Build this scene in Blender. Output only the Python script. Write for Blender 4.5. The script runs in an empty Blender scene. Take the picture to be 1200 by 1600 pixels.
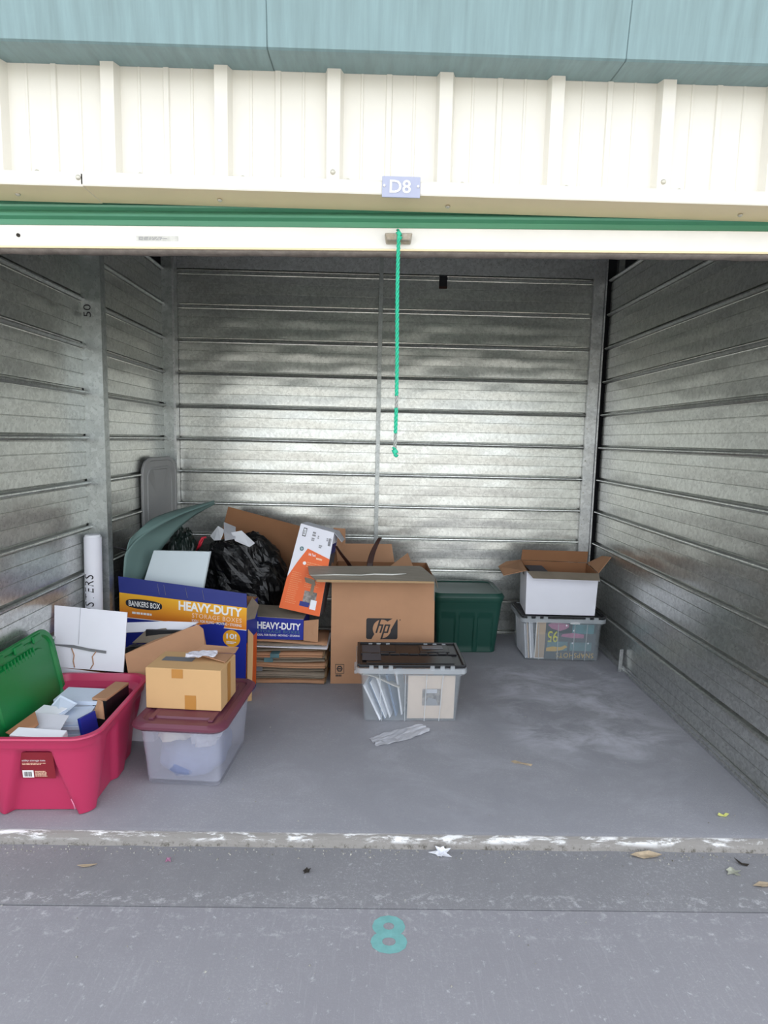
import bpy, bmesh, math, random
from mathutils import Vector, Matrix, noise
random.seed(4)
SC = bpy.context.scene
COL = SC.collection
R = math.radians

# ---------------------------------------------------------------- camera
cam_d = bpy.data.cameras.new('camera')
cam_d.sensor_fit = 'HORIZONTAL'
cam_d.sensor_width = 36.0
cam_d.lens = 28.584
cam_d.clip_start = 0.05
cam = bpy.data.objects.new('camera', cam_d)
COL.objects.link(cam)
PITCH, YAW, ROLL = 0.1185, 0.0163, 0.0227
_fwd = Vector((math.sin(YAW)*math.cos(PITCH), math.cos(YAW)*math.cos(PITCH), -math.sin(PITCH)))
_rt = Vector((math.cos(YAW), -math.sin(YAW), 0))
_up = _rt.cross(_fwd)
_r2 = math.cos(ROLL)*_rt + math.sin(ROLL)*_up
_u2 = -math.sin(ROLL)*_rt + math.cos(ROLL)*_up
cam.matrix_world = Matrix(((_r2.x, _u2.x, -_fwd.x, -0.0864), (_r2.y, _u2.y, -_fwd.y, -2.0315),
                           (_r2.z, _u2.z, -_fwd.z, 1.404), (0, 0, 0, 1)))
SC.camera = cam

# ---------------------------------------------------------------- sky, sun, exposure
SUN_EL, SUN_AZ = 47.0, 12.0          # the sun stands behind the building
w = bpy.data.worlds.new('sky'); SC.world = w; w.use_nodes = True
nt = w.node_tree; nt.nodes.clear()
sky = nt.nodes.new('ShaderNodeTexSky'); sky.sky_type = 'NISHITA'
sky.sun_disc = False
sky.sun_elevation = R(SUN_EL); sky.sun_rotation = R(SUN_AZ)
sky.air_density = 1.0; sky.dust_density = 2.5; sky.ozone_density = 1.0
bg = nt.nodes.new('ShaderNodeBackground'); bg.inputs['Strength'].default_value = 0.30
wo = nt.nodes.new('ShaderNodeOutputWorld')
hs = nt.nodes.new('ShaderNodeHueSaturation'); hs.inputs['Saturation'].default_value = .24   # thin high haze
nt.links.new(sky.outputs[0], hs.inputs['Color']); nt.links.new(hs.outputs[0], bg.inputs[0]); nt.links.new(bg.outputs[0], wo.inputs[0])
sd = bpy.data.lights.new('sun', 'SUN'); sd.energy = 5.0; sd.angle = R(0.53); sd.color = (1.0, 0.95, 0.86)
sun = bpy.data.objects.new('sun', sd); COL.objects.link(sun)
sun.rotation_euler = (R(90-SUN_EL), 0, R(180-SUN_AZ))
SC.view_settings.view_transform = 'Standard'
SC.view_settings.look = 'None'
SC.view_settings.gamma = 1.0
SC.view_settings.use_curve_mapping = False
SC.view_settings.exposure = 1.12
SC.cycles.use_denoising = True
SC.cycles.max_bounces = 12
SC.cycles.diffuse_bounces = 8
SC.cycles.transparent_max_bounces = 24
SC.cycles.sample_clamp_indirect = 6.0

# ---------------------------------------------------------------- materials
def lin(c):
    if isinstance(c, str):
        c = [int(c[i:i+2], 16)/255 for i in (0, 2, 4)]
        c = [x/12.92 if x <= .04045 else ((x+.055)/1.055)**2.4 for x in c]
    return (c[0], c[1], c[2], 1.0)

def mat(name, color, rough=.5, metal=0.0, vary=.0, vscale=8.0, bump=0.0, bscale=60.0, spec=.5, alpha=1.0, stretch=None, tint=None):
    m = bpy.data.materials.new(name); m.use_nodes = True
    n = m.node_tree.nodes; l = m.node_tree.links
    p = n['Principled BSDF']
    c = lin(color)
    p.inputs['Base Color'].default_value = c
    p.inputs['Roughness'].default_value = rough
    p.inputs['Metallic'].default_value = metal
    p.inputs['Specular IOR Level'].default_value = spec
    tc = n.new('ShaderNodeTexCoord'); mp = n.new('ShaderNodeMapping')
    l.new(tc.outputs['Object'], mp.inputs[0])
    if stretch: mp.inputs['Scale'].default_value = stretch
    if vary > 0:
        nz = n.new('ShaderNodeTexNoise'); nz.inputs['Scale'].default_value = vscale
        nz.inputs['Detail'].default_value = 6; nz.inputs['Roughness'].default_value = .62
        l.new(mp.outputs[0], nz.inputs[0])
        cr = n.new('ShaderNodeValToRGB')
        e = cr.color_ramp.elements
        t = lin(tint) if tint else c
        e[0].position = .28; e[1].position = .74
        e[0].color = tuple(max(0, x*(1-vary)) for x in t[:3])+(1,)
        e[1].color = tuple(min(1, x*(1+vary)) for x in c[:3])+(1,)
        l.new(nz.outputs[0], cr.inputs[0]); l.new(cr.outputs[0], p.inputs['Base Color'])
    if bump > 0:
        nb = n.new('ShaderNodeTexNoise'); nb.inputs['Scale'].default_value = bscale; nb.inputs['Detail'].default_value = 4
        l.new(mp.outputs[0], nb.inputs[0])
        b = n.new('ShaderNodeBump'); b.inputs['Strength'].default_value = bump; b.inputs['Distance'].default_value = .004
        l.new(nb.outputs[0], b.inputs['Height']); l.new(b.outputs[0], p.inputs['Normal'])
    if alpha < 1:
        tr = n.new('ShaderNodeBsdfTransparent'); mx = n.new('ShaderNodeMixShader'); mx.inputs[0].default_value = alpha
        l.new(tr.outputs[0], mx.inputs[1]); l.new(p.outputs[0], mx.inputs[2])
        l.new(mx.outputs[0], n['Material Output'].inputs[0])
    return m

def galvanised(name, tone, rough, spangle=70.0, wave=.35):
    m = bpy.data.materials.new(name); m.use_nodes = True
    n = m.node_tree.nodes; l = m.node_tree.links; p = n['Principled BSDF']
    tc = n.new('ShaderNodeTexCoord')
    v = n.new('ShaderNodeTexVoronoi'); v.inputs['Scale'].default_value = spangle
    l.new(tc.outputs['Object'], v.inputs['Vector'])
    sep = n.new('ShaderNodeSeparateColor'); l.new(v.outputs['Color'], sep.inputs[0])
    nz = n.new('ShaderNodeTexNoise'); nz.inputs['Scale'].default_value = 4.0; nz.inputs['Detail'].default_value = 8
    nz.inputs['Roughness'].default_value = .7
    l.new(tc.outputs['Object'], nz.inputs[0])
    sp = n.new('ShaderNodeTexNoise'); sp.inputs['Scale'].default_value = 130.0; sp.inputs['Detail'].default_value = 3
    l.new(tc.outputs['Object'], sp.inputs[0])
    spr = n.new('ShaderNodeValToRGB'); spr.color_ramp.elements[0].position = .30; spr.color_ramp.elements[1].position = .40
    spr.color_ramp.elements[0].color = (.45, .45, .45, 1); spr.color_ramp.elements[1].color = (1, 1, 1, 1)
    l.new(sp.outputs[0], spr.inputs[0])
    a = n.new('ShaderNodeMath'); a.operation = 'MULTIPLY_ADD'; a.inputs[1].default_value = .20; a.inputs[2].default_value = 0
    l.new(sep.outputs[0], a.inputs[0])
    b = n.new('ShaderNodeMath'); b.operation = 'MULTIPLY_ADD'; b.inputs[1].default_value = .15
    l.new(nz.outputs[0], b.inputs[0]); l.new(a.outputs[0], b.inputs[2])
    cr = n.new('ShaderNodeValToRGB')
    cr.color_ramp.elements[0].position = .04; cr.color_ramp.elements[1].position = .34
    t = lin(tone)
    cr.color_ramp.elements[0].color = tuple(x*.78 for x in t[:3])+(1,)
    cr.color_ramp.elements[1].color = tuple(min(1, x*1.16) for x in t[:3])+(1,)
    l.new(b.outputs[0], cr.inputs[0])
    mx = n.new('ShaderNodeMix'); mx.data_type = 'RGBA'; mx.blend_type = 'MULTIPLY'; mx.inputs['Factor'].default_value = .75
    l.new(cr.outputs[0], mx.inputs['A']); l.new(spr.outputs[0], mx.inputs['B'])
    l.new(mx.outputs['Result'], p.inputs['Base Color'])
    p.inputs['Metallic'].default_value = .88
    rr = n.new('ShaderNodeMath'); rr.operation = 'MULTIPLY_ADD'; rr.inputs[1].default_value = .12; rr.inputs[2].default_value = rough
    l.new(nz.outputs[0], rr.inputs[0]); l.new(rr.outputs[0], p.inputs['Roughness'])
    wv = n.new('ShaderNodeTexNoise'); wv.inputs['Scale'].default_value = 3.0; wv.inputs['Detail'].default_value = 1
    wm = n.new('ShaderNodeMapping'); wm.inputs['Scale'].default_value = (.8, 1, 2.6)
    l.new(tc.outputs['Object'], wm.inputs[0]); l.new(wm.outputs[0], wv.inputs[0])
    bp = n.new('ShaderNodeBump'); bp.inputs['Strength'].default_value = wave; bp.inputs['Distance'].default_value = .03
    l.new(wv.outputs[0], bp.inputs['Height'])
    bp2 = n.new('ShaderNodeBump'); bp2.inputs['Strength'].default_value = .12; bp2.inputs['Distance'].default_value = .002
    l.new(sp.outputs[0], bp2.inputs['Height']); l.new(bp.outputs[0], bp2.inputs['Normal'])
    l.new(bp2.outputs[0], p.inputs['Normal'])
    return m

def concrete(name, base, dark, light, streak=0.0, patches=None, lip=False, scuffs=None):
    """patches: (x0,x1,y0,y1) region with lime stains; lip: white chipped paint on the worn edge near y=0"""
    m = bpy.data.materials.new(name); m.use_nodes = True
    n = m.node_tree.nodes; l = m.node_tree.links; p = n['Principled BSDF']
    tc = n.new('ShaderNodeTexCoord')
    def nzn(scale, detail=8, rough=.65, vec=None, dist=0.0):
        q = n.new('ShaderNodeTexNoise'); q.inputs['Scale'].default_value = scale; q.inputs['Detail'].default_value = detail
        q.inputs['Roughness'].default_value = rough; q.inputs['Distortion'].default_value = dist
        l.new(vec or tc.outputs['Object'], q.inputs[0]); return q.outputs[0]
    def ramp(src, a, b, ca=(0, 0, 0, 1), cb=(1, 1, 1, 1)):
        q = n.new('ShaderNodeValToRGB'); e = q.color_ramp.elements
        e[0].position = a; e[1].position = b; e[0].color = ca; e[1].color = cb
        l.new(src, q.inputs[0]); return q.outputs[0]
    def mixc(f, a, b):
        q = n.new('ShaderNodeMix'); q.data_type = 'RGBA'
        l.new(f, q.inputs['Factor']); l.new(a, q.inputs['A'])
        if isinstance(b, tuple): q.inputs['B'].default_value = b
        else: l.new(b, q.inputs['B'])
        return q.outputs['Result']
    def math2(op, a, b):
        q = n.new('ShaderNodeMath'); q.operation = op
        for i, x in enumerate((a, b)):
            if isinstance(x, (int, float)): q.inputs[i].default_value = x
            else: l.new(x, q.inputs[i])
        return q.outputs[0]
    big = nzn(1.6, 6); mid = nzn(9, 9, .7); fine = nzn(110, 5, .85)
    c = ramp(big, .35, .68, lin(dark), lin(base))
    c = mixc(math2('MULTIPLY', ramp(mid, .50, .78), .55), c, lin(light))
    c = mixc(math2('MULTIPLY', ramp(fine, .55, .66), .75), c, lin(light))
    c = mixc(math2('MULTIPLY', ramp(fine, .45, .34), .7), c, lin(dark))
    sx = n.new('ShaderNodeSeparateXYZ'); l.new(tc.outputs['Object'], sx.inputs[0])
    X, Y = sx.outputs[0], sx.outputs[1]
    def band(v, a, b, soft):
        q = n.new('ShaderNodeMapRange'); q.interpolation_type = 'SMOOTHSTEP'
        q.inputs[1].default_value = a-soft; q.inputs[2].default_value = a+soft; l.new(v, q.inputs[0])
        q2 = n.new('ShaderNodeMapRange'); q2.interpolation_type = 'SMOOTHSTEP'
        q2.inputs[1].default_value = b-soft; q2.inputs[2].default_value = b+soft
        q2.inputs[3].default_value = 1; q2.inputs[4].default_value = 0; l.new(v, q2.inputs[0])
        return math2('MULTIPLY', q.outputs[0], q2.outputs[0])
    if streak:
        mp = n.new('ShaderNodeMapping'); mp.inputs['Scale'].default_value = (60, 5, 5)
        l.new(tc.outputs['Object'], mp.inputs[0])
        s = nzn(2.0, 5, .75, mp.outputs[0])
        c = mixc(math2('MULTIPLY', ramp(s, .55, .75), streak), c, lin(light))
        s2 = nzn(30, 5, .8)
        c = mixc(math2('MULTIPLY', ramp(s2, .60, .68), .6), c, lin('cbccd0'))
    if patches:
        for (x0, x1, y0, y1, k, sc, t) in patches:
            mp = n.new('ShaderNodeMapping'); mp.inputs['Scale'].default_value = (1, 1.5, 1)
            mp.inputs['Location'].default_value = (x0*3, y0, 0)
            l.new(tc.outputs['Object'], mp.inputs[0])
            s = nzn(sc, 9, .68, mp.outputs[0], .6)
            f = math2('MULTIPLY', math2('MULTIPLY', band(X, x0, x1, .12), band(Y, y0, y1, .10)), math2('MULTIPLY', ramp(s, t, t+.22), k))
            c = mixc(f, c, lin('d2d3dc'))
    if scuffs:
        for (y0, y1, k, t) in scuffs:
            mp = n.new('ShaderNodeMapping'); mp.inputs['Scale'].default_value = (9, 11, 1)
            l.new(tc.outputs['Object'], mp.inputs[0])
            s = nzn(3.0, 9, .8, mp.outputs[0])
            f = math2('MULTIPLY', band(Y, y0, y1, .02), math2('MULTIPLY', ramp(s, t, t+.12), k))
            c = mixc(f, c, lin('cfcfd2'))
    if lip:
        mp = n.new('ShaderNodeMapping'); mp.inputs['Scale'].default_value = (3.2, 14, 1)
        l.new(tc.outputs['Object'], mp.inputs[0])
        edge = band(Y, -.05, .004, .006)
        c = mixc(math2('MULTIPLY', edge, .7), c, lin('8f897e'))
        s = nzn(2.2, 10, .75, mp.outputs[0], .4)
        f = math2('MULTIPLY', band(Y, -.022, .003, .005), ramp(s, .50, .58))
        c = mixc(f, c, lin('efefee'))
        s3 = nzn(40, 5, .8)
        f = math2('MULTIPLY', band(Y, -.06, -.026, .006), ramp(s3, .50, .62))
        c = mixc(f, c, lin('5c5850'))
    l.new(c, p.inputs['Base Color'])
    p.inputs['Roughness'].default_value = .82
    p.inputs['Specular IOR Level'].default_value = .3
    bp = n.new('ShaderNodeBump'); bp.inputs['Strength'].default_value = .35; bp.inputs['Distance'].default_value = .004
    l.new(fine, bp.inputs['Height']); l.new(bp.outputs[0], p.inputs['Normal'])
    return m

M = {}
M['galv'] = galvanised('galvanised_sheet', 'cfd1cd', .235, 70.0, .30)
M['galv_post'] = galvanised('galvanised_post', 'b6bbba', .36, 45.0, .05)
M['galv_trim'] = galvanised('galvanised_trim', 'c9cbcc', .33, 60.0, .05)
M['white_paint'] = mat('white_painted_steel', 'e2ded3', .38, vary=.04, vscale=3, stretch=(1, 1, .4))
M['white_bar'] = mat('white_door_bar', 'e9e8e2', .35, vary=.05, vscale=5)
M['cream_shade'] = mat('cream_shade_steel', 'eedcb2', .4, vary=.03)
M['green_paint'] = mat('green_painted_steel', '64a688', .33, vary=.1, vscale=4, stretch=(.3, 1, 1))
M['teal_paint'] = mat('faded_teal_steel', '7d989b', .4, vary=.10, vscale=6, stretch=(6, 1, .4), tint='768f90')
M['rubber'] = mat('dirty_rubber', '6d6660', .8, vary=.5, vscale=18, stretch=(2, 1, 4), tint='8a8178')
M['dark_roof'] = mat('grey_roof_deck', 'a3a4a3', .6, vary=.15)
M['brown_board'] = mat('dark_brown_board', '3a2018', .8, vary=.4, vscale=20)
M['dark_gap'] = mat('dark_gap_sheathing', '25262b', .85, vary=.2)  # near black to stand in for the shaded void behind the wall
M['floor'] = concrete('unit_concrete', 'aeaeb2', '97989e', 'bdbdc2', patches=[
    (.62, 1.42, .62, 1.66, .75, 3.2, .44), (.70, 1.30, .50, .95, .5, 5.5, .47), (-.1, .9, .45, 1.3, .30, 2.4, .50), (.2, 1.3, .02, .5, .22, 2.0, .5),
    (-.7, .6, .1, .7, .18, 2.4, .5)], lip=True)
M['apron'] = concrete('apron_concrete', '9d9da0', '858588', 'b0b0b2', streak=.15, scuffs=[(-.30, -.25, .7, .52)])
M['drive'] = concrete('driveway_concrete', '9f9fa3', '919095', 'b0b0b4', streak=.45, scuffs=[(-.35, -.31, .6, .53), (-.415, -.385, .6, .53)])
M['yard'] = concrete('yard_concrete', 'a5a39d', '96948e', 'b4b2ab')
M['faint_orange'] = mat('faint_orange_print', 'ee9560', .55)
M['paint8'] = mat('worn_teal_paint', '7fbdba', .8, vary=.14, vscale=30, alpha=.85)
M['kraft'] = mat('kraft_cardboard', 'b78c6c', .82, vary=.07, vscale=5, spec=.25)
M['kraft_light'] = mat('tan_cardboard', 'cfa878', .8, vary=.05, vscale=4, spec=.25)
M['kraft_dark'] = mat('brown_cardboard', '9a6f50', .85, vary=.08, vscale=5, spec=.2)
M['kraft_grey'] = mat('greyed_cardboard', '8d8273', .85, vary=.15, vscale=7, spec=.2)
M['card_edge'] = mat('cardboard_edge', 'a98d6a', .9, vary=.1, vscale=60)
M['white_card'] = mat('white_cardboard', 'e9eaf2', .7, vary=.03, vscale=4, spec=.3)
M['white_foam'] = mat('white_board', 'cfdbe0', .6, vary=.02)
M['paper'] = mat('white_paper', 'eef0f5', .75, vary=.03, vscale=9)
M['paper_blue'] = mat('bluish_paper', 'cfdaea', .7, vary=.05, vscale=9)
M['paper_grey'] = mat('grey_paper', 'c3c4ca', .7, vary=.06, vscale=9)
M['blue_print'] = mat('blue_print', '1b2b92', .5, vary=.08, vscale=4)
M['blue_dark'] = mat('dark_blue_print', '1c2a7c', .55, vary=.08, vscale=4)
M['orange_print'] = mat('orange_print', 'e8641f', .5, vary=.04, vscale=4)
M['yellow_print'] = mat('yellow_print', 'f0a823', .5)
M['white_print'] = mat('white_print', 'f4f4f2', .55)
M['navy_print'] = mat('navy_print', '1d2331', .5)
M['charcoal_print'] = mat('charcoal_print', '2c2a2c', .6)
M['grey_print'] = mat('grey_print', '8f8f92', .6)
M['pale_orange'] = mat('pale_orange_print', 'f8d3b4', .6)
M['teal_sheet'] = mat('grey_green_plastic', '6f8a86', .5, vary=.05, vscale=3)
M['grey_plastic'] = mat('grey_plastic', 'a9aaaa', .42, vary=.04)
M['red_plastic'] = mat('raspberry_plastic', 'bf365e', .38, vary=.03, vscale=3)
M['green_lid'] = mat('bright_green_plastic', '0f7a3c', .33, vary=.06, vscale=4)
M['dark_green'] = mat('dark_green_plastic', '17483d', .42, vary=.04, vscale=3)
M['maroon'] = mat('maroon_plastic', '6c3a49', .4, vary=.06, vscale=5)
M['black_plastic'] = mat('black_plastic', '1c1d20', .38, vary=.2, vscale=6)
M['clear'] = mat('clear_plastic', 'c9d2d8', .22, alpha=.16, spec=.5)
M['clear_edge'] = mat('clear_plastic_edge', 'd8dee2', .3, alpha=.40)
M['frost'] = mat('frosted_plastic', 'd6d8e6', .28, alpha=.26)
M['film'] = mat('thin_plastic_film', 'dfe0ea', .2, alpha=.6, vary=.1, vscale=20)
M['bag'] = mat('black_bag_film', '0b0b0d', .33, bump=1.0, bscale=55)
M['bag_green'] = mat('dark_green_bag_film', '1b2a26', .3, bump=.8, bscale=22)
M['red_tie'] = mat('red_drawstring', 'c4283a', .45)
M['tape'] = mat('brown_packing_tape', 'b9823f', .35)
M['grey_tape'] = mat('grey_tape', '77787c', .5, vary=.1, vscale=20)
M['silver_tape'] = mat('dull_grey_tape', '8f887c', .45, vary=.15, vscale=9, stretch=(1, 6, 1))
M['shine'] = mat('painted_tape_shine', 'd5d6cf', .3)  # pale tone that paints the shine along the tape's wrinkle
M['rope'] = mat('green_rope', '2fbf97', .6, vary=.15, vscale=90)
M['rope_grey'] = mat('grey_rope_wear', 'a9aca6', .7)
M['sign'] = mat('grey_sign', 'a9aec4', .5)
M['rust'] = mat('rusty_zinc', 'b3b0a8', .45, metal=.5, vary=.15, vscale=40, tint='a5957c')
M['screw'] = mat('screw_zinc', 'c9c6b8', .4, metal=.5)
M['leather'] = mat('dark_brown_wood', '3a1f18', .5, vary=.2, vscale=20)
M['beige_mat'] = mat('beige_mat_board', 'd9c6b4', .8, vary=.02)
M['photo'] = mat('printed_photograph', '8a827c', .4, vary=.8, vscale=38, tint='2c2a2c')
M['dark_page'] = mat('dark_printed_page', '3f4c52', .6, vary=.12, vscale=7)
M['pink_print'] = mat('faded_pink_print', 'a8748f', .6, vary=.2, vscale=14)
M['teal_print'] = mat('faded_teal_print', '567f86', .6, vary=.3, vscale=14)
M['gold_print'] = mat('gold_print', 'd3ab44', .6, vary=.08)
M['yellow_green'] = mat('lime_yellow_print', 'c9c64a', .6)
M['tan_page'] = mat('tan_page', 'b79f84', .7, vary=.1, vscale=14)
M['tub_label'] = mat('dark_red_label', '8a1f2c', .45)
M['leaf_tan'] = mat('dry_leaf', 'b7a58b', .8, vary=.2, vscale=40)
M['leaf_grey'] = mat('grey_dry_leaf', 'a9ab9b', .8, vary=.2, vscale=40)
M['leaf_dark'] = mat('dark_dry_leaf', '35302a', .8, vary=.2, vscale=40)
M['lime_wrap'] = mat('yellow_wrapper', 'dfe08a', .5)
M['slate_paper'] = mat('slate_blue_paper', '6f86a6', .7, vary=.08)
M['cloth_blue'] = mat('bluish_cloth', '76809f', .8, vary=.2, vscale=9)
M['cloth_cream'] = mat('cream_wrapping', 'cfc7b8', .7, vary=.1, vscale=9)
M['dark_card'] = mat('dark_grey_card', '555256', .75, vary=.1)  # even dark grey card colour
M['marker'] = mat('black_marker', '26252b', .6)

# ---------------------------------------------------------------- builders
def link(name, verts, faces, m, parent=None, smooth=False, mats=None, fm=None):
    me = bpy.data.meshes.new(name)
    me.from_pydata([tuple(v) for v in verts], [], faces)
    for x in (mats or [m]): me.materials.append(x)
    if fm: me.polygons.foreach_set('material_index', fm)
    if smooth: me.polygons.foreach_set('use_smooth', [True]*len(me.polygons))
    me.update()
    bm = bmesh.new(); bm.from_mesh(me)
    bmesh.ops.recalc_face_normals(bm, faces=bm.faces); bm.to_mesh(me); bm.free()
    o = bpy.data.objects.new(name, me); COL.objects.link(o)
    if parent: o.parent = parent
    return o

def tag(o, label, cat, group=None, kind=None):
    o['label'] = label; o['category'] = cat
    if group: o['group'] = group
    if kind: o['kind'] = kind
    return o

def thing(name, label, cat, loc=(0, 0, 0), rot=(0, 0, 0), group=None):
    o = bpy.data.objects.new(name, None); COL.objects.link(o)
    o.location = loc; o.rotation_euler = rot; o.empty_display_size = .05
    return tag(o, label, cat, group)

def struct(o): o['kind'] = 'structure'; return o

def bevel(o, wd=.003, seg=2):
    b = o.modifiers.new('bevel', 'BEVEL'); b.width = wd; b.segments = seg; b.limit_method = 'ANGLE'; b.angle_limit = R(35)
    return o

def box(name, x0, x1, y0, y1, z0, z1, m, parent=None, bv=0.0):
    v = [(x, y, z) for z in (z0, z1) for y in (y0, y1) for x in (x0, x1)]
    f = [(0, 1, 3, 2), (4, 6, 7, 5), (0, 4, 5, 1), (2, 3, 7, 6), (0, 2, 6, 4), (1, 5, 7, 3)]
    o = link(name, v, f, m, parent)
    if bv: bevel(o, bv)
    return o

def hexa(name, b4, t4, m, parent=None, bv=0.0):
    """solid from four bottom and four top corners"""
    o = link(name, list(b4)+list(t4), [(0, 1, 2, 3), (7, 6, 5, 4), (0, 4, 5, 1), (1, 5, 6, 2), (2, 6, 7, 3), (3, 7, 4, 0)], m, parent)
    if bv: bevel(o, bv)
    return o

def sheet(name, pts, m, parent=None, th=.004, m2=None):
    """polygon board with thickness; m2 = material of the face turned away from its normal"""
    P = [Vector(p) for p in pts]; n = len(P)
    nr = Vector((0, 0, 0))
    for i in range(n):
        a, b = P[i], P[(i+1) % n]
        nr += Vector(((a.y-b.y)*(a.z+b.z), (a.z-b.z)*(a.x+b.x), (a.x-b.x)*(a.y+b.y)))
    nr.normalize()
    V = [p+nr*th/2 for p in P]+[p-nr*th/2 for p in P]
    F = [tuple(range(n)), tuple(range(2*n-1, n-1, -1))]+[(i, i+n, (i+1) % n+n, (i+1) % n) for i in range(n)]
    if m2: return link(name, V, F, m, parent, mats=[m, m2], fm=[0, 1]+[0]*n)
    return link(name, V, F, m, parent)

def grid(name, fn, nu, nv, m, parent=None, th=.002, smooth=True):
    P = [[Vector(fn(i/nu, j/nv)) for j in range(nv+1)] for i in range(nu+1)]
    V = []; idx = lambda i, j, s: (i*(nv+1)+j)*2+s
    for i in range(nu+1):
        for j in range(nv+1):
            du = P[min(i+1, nu)][j]-P[max(i-1, 0)][j]; dv = P[i][min(j+1, nv)]-P[i][max(j-1, 0)]
            nr = du.cross(dv)
            nr = nr.normalized() if nr.length > 1e-9 else Vector((0, 0, 1))
            V += [P[i][j]+nr*th/2, P[i][j]-nr*th/2]
    F = []
    for i in range(nu):
        for j in range(nv):
            F += [(idx(i, j, 0), idx(i+1, j, 0), idx(i+1, j+1, 0), idx(i, j+1, 0)), (idx(i, j, 1), idx(i, j+1, 1), idx(i+1, j+1, 1), idx(i+1, j, 1))]
    for i in range(nu):
        F += [(idx(i, 0, 0), idx(i, 0, 1), idx(i+1, 0, 1), idx(i+1, 0, 0)), (idx(i, nv, 0), idx(i+1, nv, 0), idx(i+1, nv, 1), idx(i, nv, 1))]
    for j in range(nv):
        F += [(idx(0, j, 0), idx(0, j+1, 0), idx(0, j+1, 1), idx(0, j, 1)), (idx(nu, j, 0), idx(nu, j, 1), idx(nu, j+1, 1), idx(nu, j+1, 0))]
    return link(name, V, F, m, parent, smooth)

def lerp(a, b, t): return tuple(x+(y-x)*t for x, y in zip(a, b))

def poly_at(pts, t):
    t = max(0, min(1, t))*(len(pts)-1); i = min(int(t), len(pts)-2)
    p0 = Vector(pts[max(i-1, 0)]); p1 = Vector(pts[i]); p2 = Vector(pts[i+1]); p3 = Vector(pts[min(i+2, len(pts)-1)])
    u = t-i
    return .5*((2*p1)+(p2-p0)*u+(2*p0-5*p1+4*p2-p3)*u*u+(3*p1-p0-3*p2+p3)*u*u*u)

def rr(hw, hd, r, n):
    """n points round a rounded rectangle, by arc length from the middle of the front side"""
    r = max(min(r, hw-.001, hd-.001), .0005)
    seg = [('l', (0, -hd), (hw-r, -hd)), ('a', (hw-r, -hd+r), -90), ('l', (hw, -hd+r), (hw, hd-r)), ('a', (hw-r, hd-r), 0),
           ('l', (hw-r, hd), (-hw+r, hd)), ('a', (-hw+r, hd-r), 90), ('l', (-hw, hd-r), (-hw, -hd+r)), ('a', (-hw+r, -hd+r), 180), ('l', (-hw+r, -hd), (0, -hd))]
    L = [math.dist(s[1], s[2]) if s[0] == 'l' else r*math.pi/2 for s in seg]
    T = sum(L); out = []
    for k in range(n):
        d = T*k/n; i = 0
        while d > L[i] and i < 8: d -= L[i]; i += 1
        s = seg[i]; t = d/L[i] if L[i] > 0 else 0
        if s[0] == 'l': out.append(lerp(s[1], s[2], t))
        else:
            a = R(s[2]+90*t); out.append((s[1][0]+r*math.cos(a), s[1][1]+r*math.sin(a)))
    return out

def loft(name, levels, n, m, parent=None, cap0=True, cap1=True, disp=None, smooth=True):
    """levels of (z, half width, half depth, corner radius)"""
    V = []; F = []
    for li, (z, hw, hd, r) in enumerate(levels):
        for (x, y) in rr(hw, hd, r, n):
            if disp: x, y, zz = disp(x, y, z, li, hw, hd)
            else: zz = z
            V.append((x, y, zz))
    for i in range(len(levels)-1):
        for k in range(n):
            F.append((i*n+k, i*n+(k+1) % n, (i+1)*n+(k+1) % n, (i+1)*n+k))
    if cap0: F.append(tuple(range(n)))
    if cap1: F.append(tuple((len(levels)-1)*n+k for k in range(n)))
    o = link(name, V, F, m, parent, smooth)
    if smooth:
        e = o.modifiers.new('edges', 'EDGE_SPLIT'); e.split_angle = R(40)
    return o

def tube(name, pts, r, m, parent=None, n=8, cap=True):
    P = [Vector(p) for p in pts]; V = []; F = []
    for i, p in enumerate(P):
        t = (P[min(i+1, len(P)-1)]-P[max(i-1, 0)]).normalized()
        a = t.cross(Vector((0, 0, 1)));
        if a.length < .05: a = t.cross(Vector((1, 0, 0)))
        a.normalize(); b = t.cross(a)
        rad = r[i] if isinstance(r, (list, tuple)) else r
        for k in range(n): V.append(p+rad*(math.cos(2*math.pi*k/n)*a+math.sin(2*math.pi*k/n)*b))
    for i in range(len(P)-1):
        for k in range(n): F.append((i*n+k, i*n+(k+1) % n, (i+1)*n+(k+1) % n, (i+1)*n+k))
    if cap: F += [tuple(range(n)), tuple((len(P)-1)*n+k for k in range(n))]
    return link(name, V, F, m, parent, True)

class Quad:
    """a flat or slightly twisted face: bottom-left, bottom-right, top-right, top-left as seen from outside"""
    def __init__(s, bl, br, tr, tl):
        s.c = [Vector(q) for q in (bl, br, tr, tl)]
        s.n = (s.c[1]-s.c[0]).cross(s.c[3]-s.c[0]).normalized()
    def pt(s, u, v, off=.0008):
        a = s.c[0].lerp(s.c[1], u); b = s.c[3].lerp(s.c[2], u)
        return a.lerp(b, v)+s.n*off

def print_poly(name, q, uv, m, parent, off=.0008):
    if len(uv) == 4:                      # subdivide so that it follows a twisted face
        N = 6; V = []; F = []
        for i in range(N+1):
            a = lerp(uv[0], uv[1], i/N); b = lerp(uv[3], uv[2], i/N)
            for j in range(3): V.append(q.pt(*lerp(a, b, j/2), off))
        for i in range(N):
            for j in range(2): F.append((i*3+j, (i+1)*3+j, (i+1)*3+j+1, i*3+j+1))
        return link(name, V, F, m, parent)
    return link(name, [q.pt(u, v, off) for u, v in uv], [tuple(range(len(uv)))], m, parent)

def print_rect(name, q, u0, v0, u1, v1, m, parent, off=.0008):
    return print_poly(name, q, [(u0, v0), (u1, v0), (u1, v1), (u0, v1)], m, parent, off)

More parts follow.
